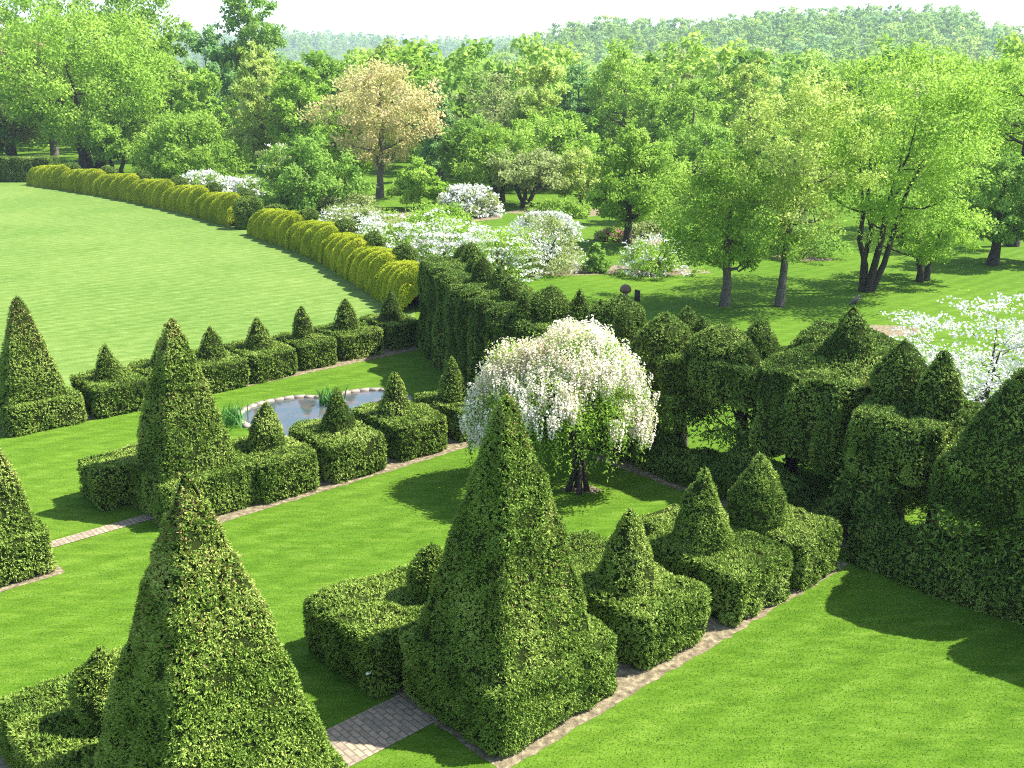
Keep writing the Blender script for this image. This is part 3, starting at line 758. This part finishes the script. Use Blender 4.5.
tree('small fresh green dome-shaped tree below the copper tree', 419, 209, 160, 52, M_spring, 21, cb=.25, ncl=60, nl=70, shape='dome', tr=.1)
tree('deep green tree left of the multi-stemmed crab apple', 472, 192, 118, 75, M_dark, 22, cb=.2, ncl=110, nl=70, shape='round')
tree('mid-green tree on slim twin trunks behind the white shrubs', 500, 202, 122, 92, M_mid, 23, M_bark_dark, cb=.34, ncl=110, nl=60, trunks=2, tr=.2, shape='dome')
tree('grey-green crab apple with forking low trunks', 527, 207, 146, 80, M_grey, 24, M_bark_dark, cb=.4, ncl=90, nl=55, trunks=3, tr=.18, shape='dome', twig=.6)
tree('pale yellow-green loose tree between crab apple and round tree', 580, 204, 148, 62, M_yellow, 25, cb=.15, ncl=80, nl=50, shape='round')
tree('small dark bluish conifer in the middle of pale foliage', 555, 175, 132, 24, M_blue, 26, cb=.1, ncl=60, nl=50, shape='ovate')
# left-hand group
tree('huge light green tree with several trunks behind the golden hedge', 92, 172, 6, 168, M_spring, 31, M_bark_dark, cb=.20, ncl=300, nl=70, shape='round', trunks=4, tr=.45, twig=.4, fill=.38)
tree('large mauve-tinged tree at the picture edge behind the dark hedge', 14, 168, 22, 100, M_mauve, 32, M_bark_dark, cb=.2, ncl=170, nl=60, shape='round', tr=.5, twig=.5)
tree('dark green low tree with thick trunk at the far left edge', -8, 168, 88, 70, M_dark, 33, M_bark_dark, cb=.2, ncl=80, nl=60, tr=.4)
tree('tall airy tree rising behind the huge light green tree', 135, 160, -22, 120, M_mid, 34, cb=.4, ncl=150, nl=60, shape='vase', tr=.4, twig=.6)
tree('pale airy tree at the top edge behind the mauve-tinged one', 55, 156, -18, 110, M_spring, 35, cb=.4, ncl=130, nl=55, shape='round', tr=.4)
tree('low spreading mid-green tree behind the golden hedge', 192, 185, 108, 105, M_mid, 36, M_bark_dark, cb=.14, ncl=140, nl=75, shape='dome', droop=.2)
tree('small green tree with slim trunks among the golden hedge finials', 118, 176, 112, 66, M_mid, 37, M_bark_dark, cb=.3, ncl=80, nl=60, trunks=2, tr=.22)
tree('tall narrow dark tree that rises out of the top of the picture', 257, 158, -34, 68, M_dark, 38, M_bark_dark, cb=.35, ncl=150, nl=42, shape='ovate', tr=.4, twig=.6)
tree('yellow-green pointed tree below the tall narrow dark one', 264, 178, 38, 66, M_yellow, 39, cb=.15, ncl=150, nl=55, shape='ovate', tr=.3)
tree('fresh green slender tree right of the yellow-green pointed one', 304, 180, 62, 62, M_spring, 40, cb=.2, ncl=130, nl=55, shape='ovate', tr=.3)
tree('bushy light green tree peeking over the dark weeping tree', 345, 192, 112, 62, M_spring, 41, cb=.1, ncl=90, nl=65, shape='round')
# the front of the woods
wood = [('bare-branched pale tree fanning out in the middle of the woods', 492, 178, 74, 96, M_grey, dict(shape='vase', trunks=4, ncl=130, nl=32, twig=1.)),
        ('dark bluish conifer beside the copper tree', 440, 182, 66, 40, M_blue, dict(shape='cone', cb=.05)),
        ('tall loose green tree standing highest in the middle of the woods', 622, 176, 28, 84, M_spring, dict(shape='ovate', ncl=150, nl=42, twig=.7)),
        ('dark rounded tree left of the tall loose green tree', 578, 172, 58, 48, M_blue, dict(shape='ovate')),
        ('yellow-green dome tree behind the copper tree', 405, 158, 38, 66, M_yellow, dict(shape='round')),
        ('deep green tree between the round tree and the yellow-green leaning one', 690, 196, 82, 78, M_mid, dict(shape='round')),
        ('bright tree behind the deep green one, right of the tall loose tree', 668, 178, 92, 64, M_spring, dict(shape='round')),
        ('pale yellow tree on the wood edge left of the leaning tree', 745, 178, 58, 62, M_yellow, dict(shape='round')),
        ('dark green narrow tree behind the many-trunked bright tree', 842, 190, 70, 50, M_mid, dict(shape='ovate')),
        ('bluish green conical tree just right of the copper tree', 462, 176, 84, 40, M_mid, dict(shape='cone', cb=.05)),
        ('light green tree below the dark rounded tree in the woods', 560, 186, 108, 66, M_mid, dict(shape='round')),
        ('yellow-green tree right of the bare-branched one', 536, 182, 62, 58, M_yellow, dict(shape='round')),
        ('rounded mid-green tree between left group and tall dark tree', 178, 162, 24, 60, M_mid, dict(shape='ovate')),
        ('bluish green tree beside the tall narrow dark tree', 214, 160, 28, 60, M_blue, dict(shape='round')),
        ('light green low tree at the foot of the bluish green ones', 205, 172, 70, 62, M_spring, dict(shape='round')),
        ('dark green tree left of the copper tree', 338, 170, 78, 44, M_dark, dict(shape='round')),
        ('pale green tree behind the crab apple', 540, 190, 112, 90, M_spring, dict(shape='round')),
        ('large light green tree behind the small leaning-stem tree', 950, 232, 48, 130, M_spring, dict(shape='round', ncl=170)),
        ('green tree at the wood edge behind the thin tree', 1000, 215, 62, 90, M_mid, dict(shape='round', ncl=130)),
        ('soft green tree filling the space behind the maple', 700, 214, 120, 86, M_forest, dict(shape='round')),
        ('soft green tree behind the yellow-green leaning tree', 800, 222, 108, 92, M_forest, dict(shape='round')),
        ('light tree filling the gap right of the round dark-limbed tree', 655, 222, 140, 62, M_spring, dict(shape='round'))]
for k, (lab, x, yb, yt, wp, mt, kw) in enumerate(wood):
    kw = dict(dict(cb=.12, ncl=100, nl=60, tr=.25), **kw)
    tree(lab, x, yb, yt, wp, mt, 60 + k, name='woodland_tree', group='trees at the front of the woods', **kw)

# shrubs
def shrub(label, x, yb, yt, wpx, mat, seed, flower=None, nf=0, fs=.2, tiers=0, up=.6, group=None, name='shrub', cat_='shrub', soil=False, depth_scale=1., **kw):
    P = at(x, yb); Ht = max(.4, height_for(P, yt)); f = depth(P); Rc = wpx / 2 * f / FPX
    kw = dict(dict(cb=.06, ncl=70, nl=60, shape='dome', ls=max(.08, 3.0 * f / FPX), tr=.05, trunks=4, twig=.3, clr=.2, fill=.4), **kw)
    gt, gl, C = gen_tree(seed, Ht * .93, Rc, **kw)
    o = thing(name, label, cat_, P, 0, group)
    gt.build('stems', M_bark, o); gl.build('foliage', mat, o)
    if flower:
        rng = np.random.default_rng(seed + 900); n = nf
        t = rng.random(n) ** 1.1 * .97; th = rng.uniform(0, 2 * PI, n)
        if tiers: t = np.round(t * tiers) / tiers * .9 + rng.normal(0, .02, n)
        t = np.clip(t, .03, .99)
        r = Rc * np.maximum(env('dome', t), .08) * (1 + .10 * np.sin(5 * th + 9 * t) + .07 * np.sin(9 * th)) * rng.uniform(.72, 1.06, n)
        Q = np.stack([r * np.cos(th), r * np.sin(th), Ht * .95 * t + .05], 1)
        Q = Q[wave(Q, 2.2 / max(Rc, .5) * 2, seed) > -.7]
        kk = 5; Q = np.repeat(Q, kk, 0) + rng.normal(0, 1, (len(Q) * kk, 3)) * np.array([fs * .8, fs * .8, fs * .22])
        nv = nrm(rng.normal(0, 1 - up, Q.shape) + np.array([0, 0, up]))
        D = nrm(np.cross(nv, rng.normal(size=Q.shape)))
        g = G(); leaves(g, Q, D, fs * rng.uniform(.7, 1.3, len(Q)), fs * .8, rng, rng.random(len(Q)))
        # keep the petals facing up
        g.build('blossom', flower, o)
    return o
WG = 'white flowering shrubs along the golden hedge'
kwv = dict(flower=M_white, fs=.125, tiers=6, up=.8, group=WG, name='flowering_shrub')
shrub('largest tiered white viburnum behind the fluted hedge', 408, 262, 204, 120, M_mid, 701, nf=1250, **kwv)
shrub('tiered white and green viburnum touching the fluted hedge cones', 497, 276, 222, 96, M_spring, 702, nf=800, **kwv)
shrub('white viburnum squeezed between the largest one and the fluted hedge', 455, 268, 218, 86, M_spring, 703, nf=750, **kwv)
shrub('pale half-flowering shrub behind the golden hedge finials', 352, 232, 204, 70, M_grey, 704, nf=300, **kwv)
shrub('bright white shrub beyond the tiered viburnums on the pink soil', 470, 215, 184, 58, M_grey, 705, nf=650, flower=M_white, fs=.22, group=WG, name='flowering_shrub')
shrub('airy grey-white lilac bush on brown soil by the lawn', 545, 269, 209, 84, M_grey, 706, nf=1700, flower=M_white, fs=.12, up=.4, group=WG, name='flowering_shrub')
shrub('small white-flecked bush under the maple boughs', 655, 274, 232, 72, M_mid, 707, nf=320, flower=M_white, fs=.10, up=.3, group=WG, name='flowering_shrub')
shrub('white bush at the left end, nearest the golden hedge swans', 203, 199, 170, 52, M_mid, 708, nf=600, flower=M_white, fs=.22, group=WG, name='flowering_shrub')
shrub('white bush just left of the round-topped yew', 244, 208, 176, 52, M_mid, 709, nf=700, flower=M_white, fs=.22, group=WG, name='flowering_shrub')
shrub('tall pale-blossomed shrub behind the yellow-green pointed tree', 278, 188, 140, 40, M_grey, 710, nf=70, flower=M_white, fs=.22, group=WG, name='flowering_shrub')
shrub('small pointed evergreen bush at the end of the lilac bed', 597, 272, 240, 30, M_dark, 711, shape='cone', ncl=50, nl=70, name='evergreen_bush')
shrub('yellow-green low bush behind the tiered viburnums', 440, 222, 204, 62, M_spring, 712)
shrub('grey-green mixed bush below the copper tree', 350, 214, 192, 60, M_grey, 713)
shrub('low green bush right of the bright white shrub', 560, 216, 200, 66, M_mid, 714)
shrub('pink azalea bush behind the lone round tree', 612, 240, 229, 30, M_mid, 715, nf=90, flower=M_pink, fs=.18, name='flowering_shrub')
shrub('low round bush beside the azalea', 645, 236, 222, 46, M_grey, 716)
shrub('dark broad bush behind the leaning tree trunk', 805, 257, 222, 80, M_dark, 717)
shrub('sunlit bush seen through the gap under the twin-coned yew', 0, 0, 0, 0, M_spring, 718) if False else None
def shrub_uv(label, u, v, h, r, mat, seed, **kw):
    gt, gl, C = gen_tree(seed, h, r, **dict(dict(cb=.05, ncl=70, nl=70, shape='dome', ls=.12, tr=.04, trunks=4, twig=.4, clr=.22), **kw))
    o = thing('shrub', label, 'shrub', W(u, v)); gt.build('stems', M_bark, o); gl.build('foliage', mat, o)
shrub_uv('sunlit pale bush seen through the gap under the twin-coned yew', 21.4, 6.9, 1.7, 1.1, M_grey, 718)
shrub_uv('light green bush glimpsed under the great yew block', 23.2, 10.2, 1.3, 1.2, M_spring, 719)
shrub_uv('small dark bush between wisteria and the last pond-side cone', 17.0, 18.6, 1.0, .7, M_mid, 720)

def dogwood():
    P = at(985, 398); base = W(23.4, 9.2)
    gt, gl, C = gen_tree(801, 4.3, 2.5, cb=.12, shape='dome', ncl=110, nl=22, ls=.075, tr=.10, trunks=3, twig=1., clr=.22)
    o = thing('dogwood_tree', 'white dogwood in full flower behind the clipped yews at the edge', 'tree', base)
    gt.build('trunk', M_bark_dark, o, True); gl.build('crown', M_mid, o)
    rng = np.random.default_rng(802); n = 3600
    idx = rng.integers(0, len(C), n); Q = C[idx] + rng.normal(0, 1, (n, 3)) * np.array([.33, .33, .09]) + np.array([0, 0, .10])
    Q = np.repeat(Q, 5, 0) + rng.normal(0, 1, (n * 5, 3)) * np.array([.055, .055, .02])
    nv = nrm(rng.normal(0, .35, Q.shape) + np.array([0, 0, 1.])); D = nrm(np.cross(nv, rng.normal(size=Q.shape)))
    g = G(); leaves(g, Q, D, .07, .06, rng, rng.random(len(Q))); g.build('blossom', M_white, o)
dogwood()

# ------------------------------------------------------------------ the weeping white wisteria
def wisteria():
    base = W(15.55, 14.75); o = thing('wisteria_tree', 'umbrella-shaped white wisteria with hanging flower clusters over the lawn', 'tree', base)
    rng = np.random.default_rng(900); gt = G(); gl = G(); gb = G(); Rx, zc, Hd = 1.95, 1.45, 2.45
    off = np.array([-.46, .22, 0])
    tips = []
    for k in range(4):
        a = k * 1.6; b = np.array([math.cos(a) * .1, math.sin(a) * .1, 0])
        tube(gt, [b * 2.2, b + [.03, 0, .5], b * .8 + [0, .05, 1.1], off * .6 + b * 1.5 + [0, 0, 1.9]], [.075, .055, .05, .04], 7)
    for k in range(26):
        a = rng.uniform(0, 6.28); rr = rng.uniform(.5, 1.45)
        e = off + np.array([rr * math.cos(a) + .2, rr * math.sin(a) * .8, rng.uniform(3.0, 3.3) - .75 * rr])
        s = off * .6 + np.array([0, 0, rng.uniform(1.5, 1.95)])
        tube(gt, [s, s + (e - s) * .5 + [0, 0, .35], e], [.045, .03, .012], 5)
    gt.build('trunk', M_bark_dark, o, True)
    # an umbrella of overlapping lobes: (x, y, z of the rim, radius, rise)
    lobes = [(.35, .1, 2.35, 1.30, 1.55), (-.75, .2, 2.05, 1.10, 1.45), (1.25, .0, 2.0, .80, 1.25), (-.15, -.75, 2.0, 1.0, 1.25), (.5, .85, 2.3, 1.05, 1.4), (-1.45, -.1, 1.75, .62, .95), (.85, -.75, 1.8, .65, 1.1), (1.6, -.2, 1.6, .45, .8), (-1.05, -.65, 1.65, .55, .95)]
    def crown_pts(n, lo, r0, r1):
        out = []; at_ = np.array([l[3] ** 2 for l in lobes]); at_ /= at_.sum()
        for (x, y, z, rad, rise), w_ in zip(lobes, at_):
            m = int(n * w_); a = rng.uniform(0, 6.28, m); cph = rng.uniform(lo, 1, m); sph = np.sqrt(1 - cph ** 2); rr = rng.uniform(r0, r1, m)
            p = np.stack([x + rad * sph * np.cos(a) * rr, y + rad * sph * np.sin(a) * rr, z + rise * cph * rr], 1)
            ins = np.zeros(m, bool)
            for (x2, y2, z2, rad2, rise2) in lobes:
                if (x2, y2) != (x, y): ins |= ((p[:, 0] - x2) / rad2) ** 2 + ((p[:, 1] - y2) / rad2) ** 2 + (np.maximum(p[:, 2] - z2, 0) / rise2) ** 2 < .72
            out.append(p[~ins])
        return off + np.concatenate(out)
    Cc = crown_pts(900, -.1, .65, .97); n = len(Cc)
    P = np.repeat(Cc, 36, 0); P = P + rng.normal(0, .13, P.shape)
    tl = np.repeat(rng.normal(.5, .18, n), 36)
    leaves(gl, P, nrm(rng.normal(size=P.shape) + [0, 0, -.5]), .085 * rng.uniform(.7, 1.3, len(P)), .036, rng, np.clip(tl + rng.normal(0, .12, len(P)), 0, 1), face=np.broadcast_to(np.array([0, 0, 1.]), P.shape), fw=.5)
    # trailing shoots
    R0 = crown_pts(1500, -.1, .92, 1.02); R0 = R0[R0[:, 2] < 2.4][:230]
    for q in R0:
        ln = rng.uniform(.3, 1.15) if q[2] > .9 else rng.uniform(.2, .4)
        m = int(ln * 46); f = rng.random(m)
        Pq = q + np.stack([rng.normal(0, .06, m), rng.normal(0, .06, m), -f * ln], 1)
        Pq[:, 2] = np.maximum(Pq[:, 2], .1)
        leaves(gl, Pq, nrm(rng.normal(size=Pq.shape) + [0, 0, -.7]), .085, .036, rng, np.clip(rng.normal(.55, .2, m), 0, 1))
    gl.build('crown', M_mid, o)
    # hanging flower clusters
    Q = crown_pts(1700, -.15, .97, 1.05)
    m = wave(Q, 1.7, 41) * .8 + wave(Q, 4.2, 43) * .55 + (Q[:, 2] - 2.0) * .55 + .15 * (Q[:, 0] - off[0]) > -.55
    Q = Q[m]; Q = np.repeat(Q, 2, 0) + rng.normal(0, 1, (len(Q) * 2, 3)) * np.array([.09, .09, .08]); Lr = rng.uniform(.28, .55, len(Q)); col = np.clip(.55 + .3 * wave(Q, 1.6, 44) + rng.normal(0, .13, len(Q)), 0, 1)
    k = 44
    f = np.tile((np.arange(k) + .5) / k, (len(Q), 1)); L2 = np.repeat(Lr, k)
    fr = f.ravel(); an = rng.uniform(0, 6.28, len(fr)); wd = .062 * (1 - fr) ** .8 * np.minimum(1, fr * 6 + .3) + .008
    S = np.repeat(Q, k, 0) + np.stack([np.cos(an) * wd, np.sin(an) * wd, -fr * L2], 1)
    D = nrm(np.stack([np.cos(an), np.sin(an), rng.uniform(-1.2, .2, len(fr))], 1))
    leaves(gb, S, D, .046 * rng.uniform(.8, 1.3, len(fr)), .042, rng, np.repeat(col, k), mid=.55)
    b = gb.build('blossom', M_cream, o); b['label'] = 'cream-white hanging flower clusters'
wisteria()

# ------------------------------------------------------------------ small things
def ornament():
    P = at(625, 306); o = thing('garden_ornament', 'brown domed bronze ornament on the lawn behind the hedge cones', 'ornament', P)
    g = G(); v, q = lathe([(.2, 0), (.2, .06), (.13, .1), (.10, .5), (.12, .56), (.2, .6)], 20); g.add(v, q); g.build('pedestal', M_stone, o, True)
    g = G(); v, q = lathe([(.12, .58), (.23, .62), (.25, .70), (.23, .80), (.17, .88), (.08, .93), (.01, .94)], 24); g.add(v, q); g.build('dome', M_bronze, o, True)
ornament()
def box(g, x0, x1, y0, y1, z0, z1):
    v = [(x, y, z) for z in (z0, z1) for x, y in ((x0, y0), (x1, y0), (x1, y1), (x0, y1))]
    g.add(v, [(3, 2, 1, 0), (4, 5, 6, 7), (0, 1, 5, 4), (1, 2, 6, 5), (2, 3, 7, 6), (3, 0, 4, 7)])
def board():
    P = at(637, 306); o = thing('slatted_sign', 'small black slatted board on a post beside the bronze ornament', 'sign', P, .5)
    g = G()
    for k in range(3): box(g, -.14 + k * .095, -.055 + k * .095, -.015, .015, .18, .72 - .03 * k)
    g.build('board', M_black, o)
    g = G(); box(g, -.03, .03, .016, .05, 0, .6); g.build('post', M_whiteplastic, o)
board()
def bird():
    o = link('bird', None); bpy.data.objects.remove(o)
    me = bpy.data.meshes.new('bird'); vs = [(0, 0, .085), (.045, 0, .115), (.075, 0, .15), (.095, 0, .165), (.125, 0, .163), (-.05, 0, .06), (-.13, 0, .02), (.01, .02, .05), (.015, .022, 0), (.01, -.02, .05), (.015, -.022, 0)]
    es = [(0, 1), (1, 2), (2, 3), (3, 4), (0, 5), (5, 6), (0, 7), (7, 8), (0, 9), (9, 10)]
    me.from_pydata(vs, es, []); me.materials.append(M_bird)
    o = link('bird', me); m = o.modifiers.new('skin', 'SKIN'); rad = [.045, .040, .026, .026, .004, .032, .012, .008, .005, .008, .005]
    for sv, r in zip(me.skin_vertices[0].data, rad): sv.radius = (r, r)
    me.skin_vertices[0].data[0].use_root = True
    s = o.modifiers.new('smooth', 'SUBSURF'); s.levels = 1; s.render_levels = 2
    o.location = Vector(W(20.3, 10.9, 4.30)); o.rotation_euler = (0, 0, .5); o.scale = (1.25,) * 3
    tag(o, 'small black bird perched on the tip of the biggest hedge cone', 'bird')
bird()
def stake():
    o = thing('plant_label', 'white plant label poking out of the yew block by the brick path', 'plant label', W(7.52, 11.22), ROT)
    g = G(); box(g, -.006, .006, -.006, .006, 0, .46); box(g, -.13, .006, -.005, .005, .44, .455); g.build('stem', M_whiteplastic, o)
    g = G(); box(g, -.25, -.13, -.015, .015, .435, .462); g.build('plate', M_whiteplastic, o)
stake()

# ------------------------------------------------------------------ hills and the far woods
def hillz(x, y):
    d = np.hypot(x, y); az = np.arctan2(x, np.maximum(y, 1.))
    g = lambda v, c, s: np.exp(-((v - c) / s) ** 2)
    near = 45 * g(az, .32, .19) * g(d, 760, 230) + 31 * g(az, .07, .11) * g(d, 760, 210) + 5 * g(az, .24, .035) * g(d, 760, 200) + 4 * g(az, .40, .03) * g(d, 760, 200)
    far_ = (76 + 8 * np.sin(az * 9 + 1) + 4 * np.sin(az * 23)) * g(d, 1650, 380) * (.75 + .25 * g(az, -.25, .2))
    return near + far_
def hills():
    n, m = 90, 70; az = np.linspace(-.85, .85, n); dd = np.linspace(330, 2200, m)
    A, Dd = np.meshgrid(az, dd, indexing='ij'); X, Y = np.sin(A) * Dd, np.cos(A) * Dd
    Z = hillz(X, Y) - .8; v = np.stack([X, Y, Z], -1).reshape(-1, 3)
    i = np.arange(n - 1)[:, None] * m; j = np.arange(m - 1)[None]
    q = np.stack([i + j, i + j + 1, i + m + j + 1, i + m + j], -1).reshape(-1, 4)[:, ::-1]
    g = G(); g.add(v, q); o = g.build('hills', M_forestfloor, None, True); o['kind'] = 'structure'
M_forestfloor = solid('forest_floor', [(.3, (.04, .07, .012)), (.7, (.09, .14, .03))], .05, .95)
hills()
def crown_template(seed, ncl, nl, ls):
    _, gl, _ = gen_tree(seed, 1., .32, cb=.12, shape=['round', 'ovate', 'round', 'dome'][seed % 4], ncl=ncl, nl=nl, ls=ls, tr=.01, twig=0, clr=.24, lump=.2, lw=.8)
    return np.concatenate(gl.v), np.concatenate(gl.r)
def woods(name, label, pts, tmpl, mats, hmin, hmax, seed, dmap):
    rng = np.random.default_rng(seed); V=[]; Rn=[]; Mi=[]
    for x, y in pts:
        v, r = tmpl[rng.integers(len(tmpl))]; h = rng.uniform(hmin, hmax); a = rng.uniform(0, 6.28); sx = h * rng.uniform(.85, 1.35)
        c, s = math.cos(a), math.sin(a); z0 = float(hillz(np.array(x), np.array(y))) - .3
        V.append(np.stack([(v[:, 0] * c - v[:, 1] * s) * sx + x, (v[:, 0] * s + v[:, 1] * c) * sx + y, v[:, 2] * h + z0], 1))
        Rn.append(np.clip(r + rng.normal(0, .24), 0, 1)); Mi.append(np.full(len(v) // 4, rng.choice(len(mats), p=dmap)))
    g = G(); v = np.concatenate(V); g.add(v, np.arange(len(v)).reshape(-1, 4), rnd=np.concatenate(Rn)); g.qm = [np.concatenate(Mi)]
    tag(g.build(name, mats), label, 'woods', kind='stuff')
def scatter(seed, n, d0, d1, a0, a1, mind, fn=None):
    rng = np.random.default_rng(seed); out = []; cell = {}
    for _ in range(n * 14):
        d = math.sqrt(rng.uniform(d0 * d0, d1 * d1)); a = rng.uniform(a0, a1); x, y = d * math.sin(a), d * math.cos(a)
        k = (int(x // mind), int(y // mind))
        if any((x - px) ** 2 + (y - py) ** 2 < mind * mind for i in (-1, 0, 1) for j in (-1, 0, 1) for px, py in cell.get((k[0] + i, k[1] + j), ())): continue
        if fn and not fn(x, y): continue
        cell.setdefault(k, []).append((x, y)); out.append((x, y))
        if len(out) >= n: break
    return out
WM = [M_forest, M_spring, M_mid, M_yellow, M_dark, M_grey]; WP = [.42, .22, .18, .06, .05, .07]
WM2 = [M_forest, M_spring, M_mid, M_yellow, M_dark, M_blue]; WP2 = [.24, .08, .26, .05, .19, .18]
near_t = [crown_template(s, 48, 44, .042) for s in (1, 2, 3, 5, 6)]
far_t = [crown_template(s, 26, 15, .085) for s in (11, 12, 13)]
woods('woods', 'bright spring woods filling the valley behind the garden trees', scatter(1, 1400, 108, 420, -.75, .75, 6.4, lambda x, y: math.hypot(x, y) > (145 if math.atan2(x, y) < -.24 else 108)), near_t, WM, 10, 15, 21, WP)
woods('woods', 'hazy wooded ridge rising behind the valley woods', scatter(2, 4200, 420, 1050, -.62, .62, 8.5, lambda x, y: hillz(np.array(x), np.array(y)) > 4 or math.hypot(x, y) < 560), far_t, WM2, 7.5, 17, 22, WP2)
woods('woods', 'pale blue-green distant wooded skyline', scatter(3, 1500, 1100, 1800, -.62, .45, 17., lambda x, y: hillz(np.array(x), np.array(y)) > 25), far_t, WM2, 12, 20, 23, WP2)

# ------------------------------------------------------------------ haze
HAZE = 0.00027
if HAZE:
    me = bpy.data.meshes.new('haze'); b = (-2700, 2700, -450, 2800, -1.5, 170)
    v = [(x, y, z) for z in (b[4], b[5]) for x, y in ((b[0], b[2]), (b[1], b[2]), (b[1], b[3]), (b[0], b[3]))]
    me.from_pydata(v, [], [(3, 2, 1, 0), (4, 5, 6, 7), (0, 1, 5, 4), (1, 2, 6, 5), (2, 3, 7, 6), (3, 0, 4, 7)])
    m, nt, out = newmat('haze'); pv = nt.nodes.new('ShaderNodeVolumePrincipled')
    pv.inputs['Color'].default_value = (.74, .90, 1., 1); pv.inputs['Density'].default_value = HAZE; pv.inputs['Anisotropy'].default_value = .2
    nt.links.new(pv.outputs[0], out.inputs['Volume']); me.materials.append(m)
    tag(link('haze', me), 'thin pale summer haze over the valley', 'haze', kind='stuff')
